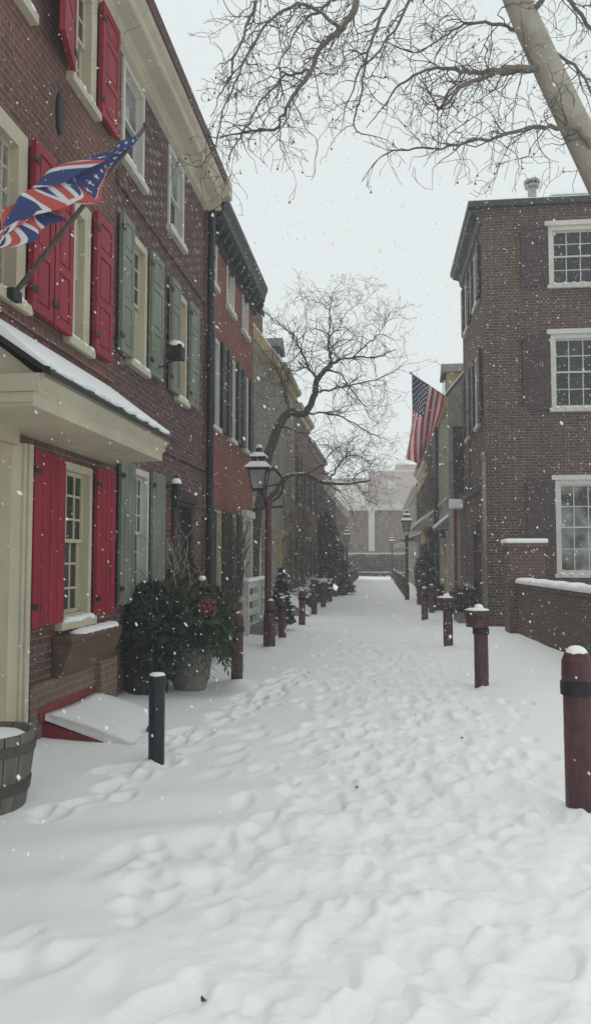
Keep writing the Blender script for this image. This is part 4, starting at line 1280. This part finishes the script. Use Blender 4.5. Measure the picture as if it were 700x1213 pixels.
for k in range(9):
    p = V(-2.42 + random.uniform(-.1, .1), 8.95, .8); d = V(random.uniform(-.25, .4), random.uniform(-.2, .2), 1).normalized(); pts = [p]
    for i in range(8):
        d = (d + V(random.uniform(-.3, .3), random.uniform(-.3, .3), random.uniform(-.1, .2))).normalized(); p = p + d * random.uniform(.09, .15); pts.append(p)
        if i > 2 and random.random() < .5: q = d + V(random.uniform(-.8, .8), 0, 0); b.tube([p, p + q * .12, p + q * .22 + V(0, 0, .05)], [.005, .004, .003], 4)
    b.tube(pts, [.009 - .0007 * i for i in range(9)], 5)
b.build('twigs', M['twigl'], o)
b = MB(); b.blob((-2.08, 8.9, 1.32), .05, .04, .03); b.build('snow', M['snow'], o, smooth=True)

pot((-2.66, 8.55, .02), .28, .42, 'black tub holding the dark conifer beside the red shuttered house', 'black')
o = empty('conifer_shrub', (-2.66, 8.55, .4), 'dark bushy conifer in the black tub, filling the corner by the house', 'plant')
leafcloud(ball((-2.6, 8.6, .62), .42, .5, .60, .2), 4600, .10, [0], 1.7, .3).build('foliage', M['conifer'], o)
leafcloud(ball((-2.72, 8.95, .88), .30, .42, .42, .2), 2600, .10, [0], 1.7, 0).build('foliage', M['conifer'], o)
snow_on(ball((-2.58, 8.5, .68), .44, .5, .6, .85), 34, .016, .0).build('snow', M['snow'], o, smooth=True)

o = empty('evergreen_shrub', (-2.62, 11.3, 0), 'dark evergreen shrub with a snowy foot before the black downspout', 'plant')
leafcloud(ball((-2.62, 11.3, .62), .36, .75, .60, .2), 4200, .11, [0, 1], 1.5, .2).build('foliage', [M['conifer'], M['leafdry']], o)
leafcloud(ball((-2.7, 10.4, .8), .28, .5, .85, .2), 3600, .10, [0, 1], 1.6, .2).build('foliage', [M['conifer'], M['conifer']], o)
snow_on(ball((-2.6, 11.2, .6), .4, .75, .6, .85), 50, .03, 0).build('snow', M['snow'], o, smooth=True)
o = empty('planter_trough', (-2.42, 12.0, 0), 'low dark trough with snow between the shrub and the white fence', 'planter')
b = MB(); b.box(WORLD, -2.66, -2.2, 11.75, 12.35, -.05, .26); bevel(b.build('box', M['black'], o), .02)
b = MB(); b.box(WORLD, -2.67, -2.19, 11.74, 12.36, .262, .33); bevel(b.build('snow', M['snow'], o), .03, 3)

# bare bush
o = empty('bare_bush', (-2.72, 14.1, 0), 'bare leafless bush of upright twigs behind the white fence post', 'plant')
b = MB()
for k in range(34):
    a = random.uniform(0, 2 * PI); p = V(-2.80 + .05 * math.cos(a), 13.9 + .10 * math.sin(a), .02); d = V(.20 * math.cos(a), .35 * math.sin(a), 1).normalized(); pts = [p]
    n = random.randint(7, 12)
    for i in range(n):
        d = (d + V(random.uniform(-.14, .14), random.uniform(-.14, .14), .05)).normalized(); p = p + d * .2
        p.x = min(max(p.x, -2.78), -2.56); pts.append(p.copy())
        if i > 2:
            q = (d + V(random.uniform(-.7, .7), random.uniform(-.6, .6), .1)).normalized(); b.tube([p, p + q * .18, p + q * .36 + V(0, 0, .05)], [.006, .005, .003], 3)
    b.tube(pts, [.014 - .0008 * i for i in range(n + 1)], 4)
b.build('twigs', M['twig'], o)

# white fence
o = empty('white_fence', (-2.62, 16.2, 0), 'white painted lattice fence capped with snow, left of the lamp post', 'fence')
FF = Frame((-2.62, 14.95, 0), (.02, 1, 0), (1, -.02, 0))
for s in (0, 1.25, 2.5):
    b = MB(); b.box(FF, s, s + .11, -.06, .06, -.1, 1.08); b.build('post', M['fence'], o)
b = MB()
for z in (.12, .40, .68, .95): b.box(FF, .11, 2.5, -.025, .025, z, z + .13)
for k in range(4): s = .45 + k * .55; b.box(FF, s, s + .09, -.02, -.045, .05, 1.05)
b.build('rail', M['fence'], o)
# short return towards the house
b = MB()
for z in (.12, .40, .68, .95): b.box(WORLD, -2.86, -2.66, 14.97, 15.02, z, z + .13)
b.build('rail', M['fence'], o)
b = MB(); b.box(FF, -.03, 2.64, -.09, .09, 1.083, 1.16); bevel(b.build('snow', M['snow'], o), .03, 3)

# little conifer & shrubs on the left
o = empty('potted_conifer', (-2.12, 16.6, 0), 'little dark green conifer with snow, just right of the lamp post', 'plant')
leafcloud(cone((-2.12, 16.6, .12), .34, 1.15, .8), 2600, .10, [0], 1.4, .1).build('foliage', M['conifer'], o)
snow_on(cone((-2.12, 16.55, .1), .36, 1.1, .8), 40, .05, -1).build('snow', M['snow'], o, smooth=True)
b = MB(); b.rod((-2.12, 16.6, -.1), (-2.12, 16.6, .5), .03); b.build('trunk', M['bark'], o)
for (x, y, r, h, lb) in ((-2.35, 23.2, .5, .55, 'low rounded shrub under snow at the foot of the tan house'), (-2.2, 27.5, .55, .75, 'grey green clipped shrub under snow before the evergreen tree')):
    o = empty('round_shrub', (x, y, 0), lb, 'plant')
    leafcloud(ball((x, y, h * .5), r, r, h * .62, .3), 2200, .10, [0, 1], 1.2, 0).build('foliage', [M['leafdry'], M['farever']], o)
    snow_on(ball((x, y, h * .55), r, r, h * .62, .9), 60, .11, .1).build('snow', M['snow'], o, smooth=True)
o = empty('evergreen_tree', (-2.25, 33, 0), 'dense blue green evergreen tree on the left side, half way down the street', 'tree')
b = MB(); b.tube([(-2.25, 33, -.1), (-2.25, 33, 1.6), (-2.2, 33, 3.1)], [.1, .07, .02], 8); b.build('trunk', M['bark'], o)
leafcloud(cone((-2.25, 33, .1), 1.3, 3.3, .62), 9000, .24, [0], 1.4, .1).build('crown', M['farever'], o)
snow_on(cone((-2.25, 33, .1), 1.35, 3.2, .62), 60, .10, -1).build('snow', M['snow'], o, smooth=True)

# right-hand plants
o = empty('planter_trough', (2.02, 18.9, 0), 'small slanting grey trough holding green shrubs, at the right corner house', 'planter')
b = MB(); b.box(WORLD, 1.9, 2.3, 18.5, 19.9, -.05, .28); bevel(b.build('box', M['stone'], o), .02)
o = empty('evergreen_shrub', (2.05, 19.1, .25), 'green leafy shrub in the grey trough, right of the tub bollards', 'plant')
leafcloud(ball((2.05, 19.2, .55), .33, .75, .36, .2), 2600, .13, [0, 0, 1], 1.5, 0).build('foliage', [M['leaf'], M['leafdry']], o)
snow_on(ball((2.05, 19.2, .6), .33, .7, .36, .9), 30, .05, .2).build('snow', M['snow'], o, smooth=True)
o = empty('evergreen_shrub', (1.68, 28, 0), 'tall dark shrub mass behind the right hand bollards, under the snowy pent roof', 'plant')
leafcloud(ball((1.72, 28, .85), .42, 2.2, .95, .2), 4600, .17, [0], 1.4, 0).build('foliage', M['conifer'], o)
snow_on(ball((1.72, 27.8, .8), .42, 2.1, .95, .9), 24, .04, 0).build('snow', M['snow'], o, smooth=True)
o = empty('evergreen_shrub', (1.72, 23.6, 0), 'low dark shrub at the foot of the ochre dormer house', 'plant')
leafcloud(ball((1.74, 23.6, .35), .26, .8, .5, .2), 2000, .12, [0], 1.4, 0).build('foliage', M['conifer'], o)
snow_on(ball((1.74, 23.5, .35), .28, .8, .5, .9), 24, .06, .1).build('snow', M['snow'], o, smooth=True)


# ------------------------------------------------------------------ trees
def smooth_path(pts, n):
    pts = [Vector(p) for p in pts]; P = [pts[0] * 2 - pts[1]] + pts + [pts[-1] * 2 - pts[-2]]
    out = []
    for i in range(1, len(P) - 2):
        for k in range(n):
            t = k / n; a, b_, c, d = P[i - 1], P[i], P[i + 1], P[i + 2]
            out.append(.5 * ((2 * b_) + (c - a) * t + (2 * a - 5 * b_ + 4 * c - d) * t * t + (3 * b_ - a - 3 * c + d) * t ** 3))
    out.append(pts[-1]); return out


def limb(mb, pts, r0, r1, n=6, sides=8, wob=0.0):
    p = smooth_path(pts, n)
    if wob: p = [q + V(random.gauss(0, wob), random.gauss(0, wob), random.gauss(0, wob)) for q in p]
    m = len(p); mb.tube(p, [r0 + (r1 - r0) * (i / (m - 1)) for i in range(m)], sides)
    return p, [r0 + (r1 - r0) * (i / (m - 1)) for i in range(m)]


def twig(mb, p, d, L, r, lev, droop, seeds=None, spread=.8, kink=.28):
    seg = max(4, int(L / .085)); pts = [p.copy()]; rs = [r]; st = L / seg
    kids = []
    for i in range(seg):
        d = (d + V(random.gauss(0, kink), random.gauss(0, kink), random.gauss(0, kink) + droop * (i / seg))).normalized()
        p = p + d * st; pts.append(p.copy()); rs.append(max(.0032, r * (1 - .75 * (i + 1) / seg)))
        if lev > 0 and i > 0 and random.random() < (.46 if lev > 1 else .36):
            q = (d * .8 + V(random.gauss(0, spread), random.gauss(0, spread), random.gauss(0, spread))).normalized()
            kids.append((p.copy(), q, L * random.uniform(.35, .65) * (1 - .4 * i / seg), rs[-1] * .75))
    mb.tube(pts, rs, 5 if r > .012 else 3, cap=False)
    if seeds is not None and lev == 0 and random.random() < .12: seeds.append(p.copy())
    for k in kids: twig(mb, k[0], k[1], k[2], k[3], lev - 1, droop, seeds, spread, kink)


# pale sycamore whose trunk stands behind the low wall, outside the right edge
random.seed(21)
S = empty('sycamore_tree', (5.6, 9.5, 0), 'pale barked sycamore arching in from the top right with hanging bare twigs', 'tree')
tr = MB()
limb(tr, [(5.6, 9.5, -.2), (5.25, 9.5, .8), (4.5, 9.5, 2.3), (3.55, 9.5, 4.4), (2.66, 9.5, 6.5), (1.80, 9.5, 8.65), (1.45, 9.4, 9.8), (1.0, 9.2, 11.2), (.9, 9.0, 13)], .265, .10, 5, 16)
tr.blob((1.73, 9.40, 8.78), .20, .2, .14, 10)
tr.build('trunk', M['syc'], S, smooth=True)
br = MB(); lm = MB(); seeds = []
AY = 9.5
limbs = [
    # (points, r0, r1)
    ([(1.0, 9.2, 11.2), (.4, 9.0, 10.4), (-.15, 9.2, 8.75), (-.42, 9.3, 8.30), (-.66, 9.3, 8.12), (-.82, 9.3, 7.78), (-1.08, 9.2, 7.30), (-1.22, 9.2, 7.0)], .075, .022),
    ([(2.20, 9.5, 7.68), (1.70, 9.3, 7.62), (1.1, 9.1, 7.33), (.8, 9.0, 6.98)], .055, .02),
    ([(2.16, 9.5, 7.72), (1.55, 9.8, 7.9), (1.12, 9.9, 8.02), (.85, 9.9, 8.10), (.5, 9.9, 8.0)], .05, .02),
    ([(2.9, 9.5, 6.0), (2.55, 9.3, 6.65), (2.2, 9.2, 6.80), (1.66, 9.1, 6.68), (1.06, 9.0, 6.52), (.66, 9.0, 6.48)], .05, .015),
    ([(1.3, 9.3, 10.1), (.6, 9.4, 9.6), (.2, 9.6, 8.9), (-.1, 9.7, 8.2), (-.2, 9.8, 7.6)], .05, .015),
    ([(1.45, 9.4, 9.8), (.9, 9.1, 9.4), (.55, 9.0, 8.8), (.35, 9.0, 8.2), (.0, 9.0, 7.7)], .05, .015),
    ([(1.1, 9.2, 10.9), (-.2, 9.0, 10.6), (-1.1, 9.1, 9.6), (-1.5, 9.2, 8.7), (-1.75, 9.2, 8.0)], .06, .018),
    ([(1.9, 9.5, 8.4), (2.3, 9.0, 8.6), (2.75, 8.8, 8.4), (3.1, 8.7, 7.8)], .05, .02),
    ([(1.75, 9.5, 8.9), (2.2, 10, 9.3), (2.7, 10.2, 9.0), (3.1, 10.2, 8.2), (3.2, 10.2, 7.4)], .05, .018),
    ([(-.42, 9.3, 8.30), (-.9, 9.1, 8.5), (-1.35, 9.0, 8.2), (-1.7, 9.0, 7.6), (-1.9, 9.0, 7.0)], .03, .012),
    ([(-.82, 9.3, 7.78), (-1.2, 9.4, 7.75), (-1.6, 9.5, 7.35), (-1.85, 9.5, 6.9)], .025, .010),
    ([(-.15, 9.2, 8.75), (-.5, 9.6, 8.95), (-1.0, 9.8, 8.75), (-1.3, 9.8, 8.2)], .03, .012),
    ([(2.0, 9.5, 8.1), (1.6, 9.7, 8.5), (1.1, 9.8, 8.55), (.7, 9.8, 8.3)], .035, .014),
    ([(2.05, 9.5, 8.05), (2.5, 9.6, 7.8), (2.8, 9.6, 7.2), (2.95, 9.6, 6.6)], .03, .012),
]
for pts, r0, r1 in limbs:
    p, rs = limb(lm, pts, r0 * .8, r1 * .7, 6, 7, .012)
    n = len(p)
    for i in range(3, n):
        for _ in range(1):
            if p[i].z > 9.4 or random.random() < .12: continue
            d = (p[i] - p[i - 1]).normalized()
            q = (d * .9 + V(random.gauss(0, .7), random.gauss(0, .7), random.gauss(-.05, .6))).normalized()
            L = random.uniform(.5, 1.15)
            twig(br, p[i], q, L, min(.0095, rs[i] * .6), 2, -.10, seeds, .7, .34)
    twig(br, p[-1], (p[-1] - p[-2]).normalized(), 1.0, r1 * .9, 2, -.12, seeds)
lm.build('limbs', M['limb'], S, smooth=True)
br.build('branches', M['twig'], S)
b = MB()
for p in seeds: b.rod(p, p + V(0, 0, -.05), .002, 3); b.blob(p + V(0, 0, -.06), .014, .014, .014, 6)
b.build('seed_balls', M['twig'], S)['kind'] = 'stuff'

# dark bare tree leaning over the street from the garden gap
random.seed(5)
S2 = empty('bare_tree', (-2.95, 18.0, 0), 'dark bare tree leaning over the street from the gap between the left houses', 'tree')
YT = 18.0


def px(u, v, y=YT):          # picture position in the street plane at distance y
    return V((u - 448) / 907 * y * 1.0, y, 1.55 + (662 - v) / 907 * y)


tr = MB()
p_a = [V(-2.98, 18, -.1), px(300, 640), px(306, 590), px(317, 533), px(330, 500), px(342, 484), px(360, 487), px(371, 468), px(377, 443), px(392, 427)]
limb(tr, p_a, .145, .058, 5, 9, .01)
p_b = [px(305, 600), px(318, 588), px(328, 578), px(340, 563), px(361, 561), px(384, 571), px(412, 572), px(440, 568)]
limb(tr, p_b, .078, .018, 5, 8, .01)
tr.build('trunk', M['bark'], S2, smooth=True)
br = MB()
LB = [([px(392, 427), px(400, 423), px(422, 418, 18.3), px(445, 420, 18.5), px(470, 412, 18.6)], .05, .012),
      ([px(391, 426), px(390, 408), px(391, 392), px(392, 361, 17.8), px(396, 335, 17.6)], .045, .008),
      ([px(378, 443), px(366, 432), px(356, 408, 17.7), px(345, 390, 17.6), px(330, 374, 17.4), px(312, 360, 17.2)], .04, .008),
      ([px(374, 460), px(395, 458, 17.6), px(420, 452, 17.2), px(450, 446, 17), px(478, 432, 16.9)], .035, .008),
      ([px(366, 486), px(395, 488, 18.3), px(420, 500, 18.6), px(440, 512, 18.8), px(460, 520, 19)], .03, .008),
      ([px(392, 566), px(399, 552), px(410, 540, 17.8), px(425, 540, 17.6), px(438, 546, 17.5)], .03, .008),
      ([px(384, 571), px(400, 580), px(410, 592), px(416, 606)], .018, .005),
      ([px(412, 572), px(426, 560), px(436, 552)], .02, .006), ([px(420, 572), px(432, 585), px(437, 600)], .014, .004),
      ([px(391, 392), px(404, 378), px(412, 362, 18.3), px(428, 352, 18.5)], .02, .005),
      ([px(392, 361, 17.8), px(378, 350), px(360, 345), px(340, 348)], .014, .004),
      ([px(356, 408, 17.7), px(346, 420), px(335, 428), px(322, 430)], .018, .005),
      ([px(342, 484), px(336, 462, 17.6), px(330, 440, 17.4), px(322, 420, 17.3)], .03, .006),
      ([px(385, 433), px(405, 440), px(425, 470, 17.7), px(440, 490, 17.6)], .03, .007),
      ([px(420, 418), px(440, 400, 18.2), px(455, 385, 18.3), px(462, 370, 18.3)], .025, .006),
      ([px(361, 561), px(380, 550, 17.6), px(398, 530, 17.4), px(420, 515, 17.3)], .025, .006),
      ([px(330, 500), px(352, 508, 17.5), px(372, 520, 17.2), px(392, 530, 17)], .025, .006)]
for pts, r0, r1 in LB:
    p, rs = limb(br, pts, r0 * .8, r1 * .8, 5, 6, .015)
    for i in range(2, len(p)):
        for _ in range(2):
            if random.random() < .42: continue
            d = (p[i] - p[i - 1]).normalized(); q = (d * .9 + V(random.gauss(0, .75), random.gauss(0, .75), random.gauss(.05, .7))).normalized()
            twig(br, p[i], q, random.uniform(.5, 1.15), min(.013, max(.0065, rs[i] * .6)), 2, -.03, None, .75, .27)
br.build('branches', M['bark'], S2)
for q0, q1, n in ((px(340, 563), px(361, 561), 9), (px(384, 571), px(425, 571), 9), (px(344, 484), px(360, 487), 6)):
    b = MB()
    for i in range(n):
        b.blob(q0 + (q1 - q0) * (i / n) + V(0, 0, .055), .05, .04, .022, 7)
    b.build('snow', M['snow'], S2, smooth=True)

# ------------------------------------------------------------------ bits on the snow
for (x, y, lb) in ((-.16, 5.35, 'tiny dark dead leaf on the trodden snow in mid street'), (-.62, 2.72, 'tiny dark dead leaf at the bottom edge, left of the middle'), (.06, 2.62, 'tiny dark twig fragment at the very bottom of the picture'), (.72, 6.9, 'tiny dark leaf scrap on the trodden snow towards the right bollard')):
    b = MB(); z = gz(x, y) + .006; a = random.random() * 3; c, s = math.cos(a), math.sin(a); n = 10; vs_ = []
    for i in range(n):
        t = 2 * PI * i / n; l, w_ = .016 * math.cos(t), .008 * math.sin(t); vs_.append((x + l * c - w_ * s, y + l * s + w_ * c, z + .006 * math.cos(2 * t)))
    b.add(vs_ + [(p[0], p[1], p[2] + .002) for p in vs_], [tuple(range(n))[::-1], tuple(range(n, 2 * n))] + [(i, (i + 1) % n, n + (i + 1) % n, n + i) for i in range(n)])
    tag(b.build('dead_leaf', M['deadleaf'], None, (x, y, z)), lb, 'leaf', 'dead leaves on the snow')

# ------------------------------------------------------------------ falling snow
N = 88000
P = np.stack([rng.uniform(-6.5, 6.5, N), rng.uniform(1.3, 26, N), rng.uniform(.05, 10.5, N)], -1)
P = P[np.hypot(P[:, 0], P[:, 1]) > 2.3]; N = len(P)
r = .0025 + .0046 * rng.random(N) ** 2
r[rng.random(N) < .01] *= 1.5
oct_ = np.array([(1, 0, 0), (-1, 0, 0), (0, 1, 0), (0, -1, 0), (0, 0, 1), (0, 0, -1)], float)
ax = rng.normal(size=(N, 3)); ax /= np.linalg.norm(ax, axis=1, keepdims=True); th = rng.uniform(0, 6.28, N)
c_, s_ = np.cos(th)[:, None], np.sin(th)[:, None]
base = oct_[None] * rng.uniform(.55, 1.25, (N, 6, 1))
A_ = ax[:, None, :]
rot = base * c_[:, :, None] + np.cross(np.broadcast_to(A_, base.shape), base) * s_[:, :, None] + A_ * (base * A_).sum(-1, keepdims=True) * (1 - c_[:, :, None])
vv = rot * r[:, None, None]
vv[:, :, 2] *= rng.uniform(1, 1.8, (N, 1))
vv[:, :, 0] += vv[:, :, 2] * rng.normal(-.3, .25, (N, 1))
vv = vv + P[:, None, :]
of = np.array([(0, 2, 4), (2, 1, 4), (1, 3, 4), (3, 0, 4), (2, 0, 5), (1, 2, 5), (3, 1, 5), (0, 3, 5)])
ff = (of[None] + (np.arange(N) * 6)[:, None, None]).reshape(-1, 3)
me = bpy.data.meshes.new('falling_snow')
me.vertices.add(N * 6); me.vertices.foreach_set('co', vv.ravel())
me.loops.add(ff.size); me.loops.foreach_set('vertex_index', ff.ravel())
me.polygons.add(len(ff)); me.polygons.foreach_set('loop_start', np.arange(0, ff.size, 3)); me.polygons.foreach_set('loop_total', np.full(len(ff), 3))
me.update(calc_edges=True); me.materials.append(M['flake'])
fo = bpy.data.objects.new('falling_snow', me); COL.objects.link(fo)
tag(fo, 'white snowflakes drifting down all over the street', 'snowflakes', kind='stuff')

# ------------------------------------------------------------------ haze
m = bpy.data.materials.new('haze'); m.use_nodes = True; t = m.node_tree; t.nodes.clear()
out = t.nodes.new('ShaderNodeOutputMaterial'); pv = t.nodes.new('ShaderNodeVolumePrincipled')
pv.inputs['Color'].default_value = (1, 1, 1, 1); pv.inputs['Density'].default_value = .0037
t.links.new(pv.outputs[0], out.inputs['Volume'])
b = MB(); b.box(WORLD, -125, 125, -65, 265, -1.1, 19)
ho = b.build('haze', m); tag(ho, 'pale snowy haze filling the street', 'haze', kind='stuff')
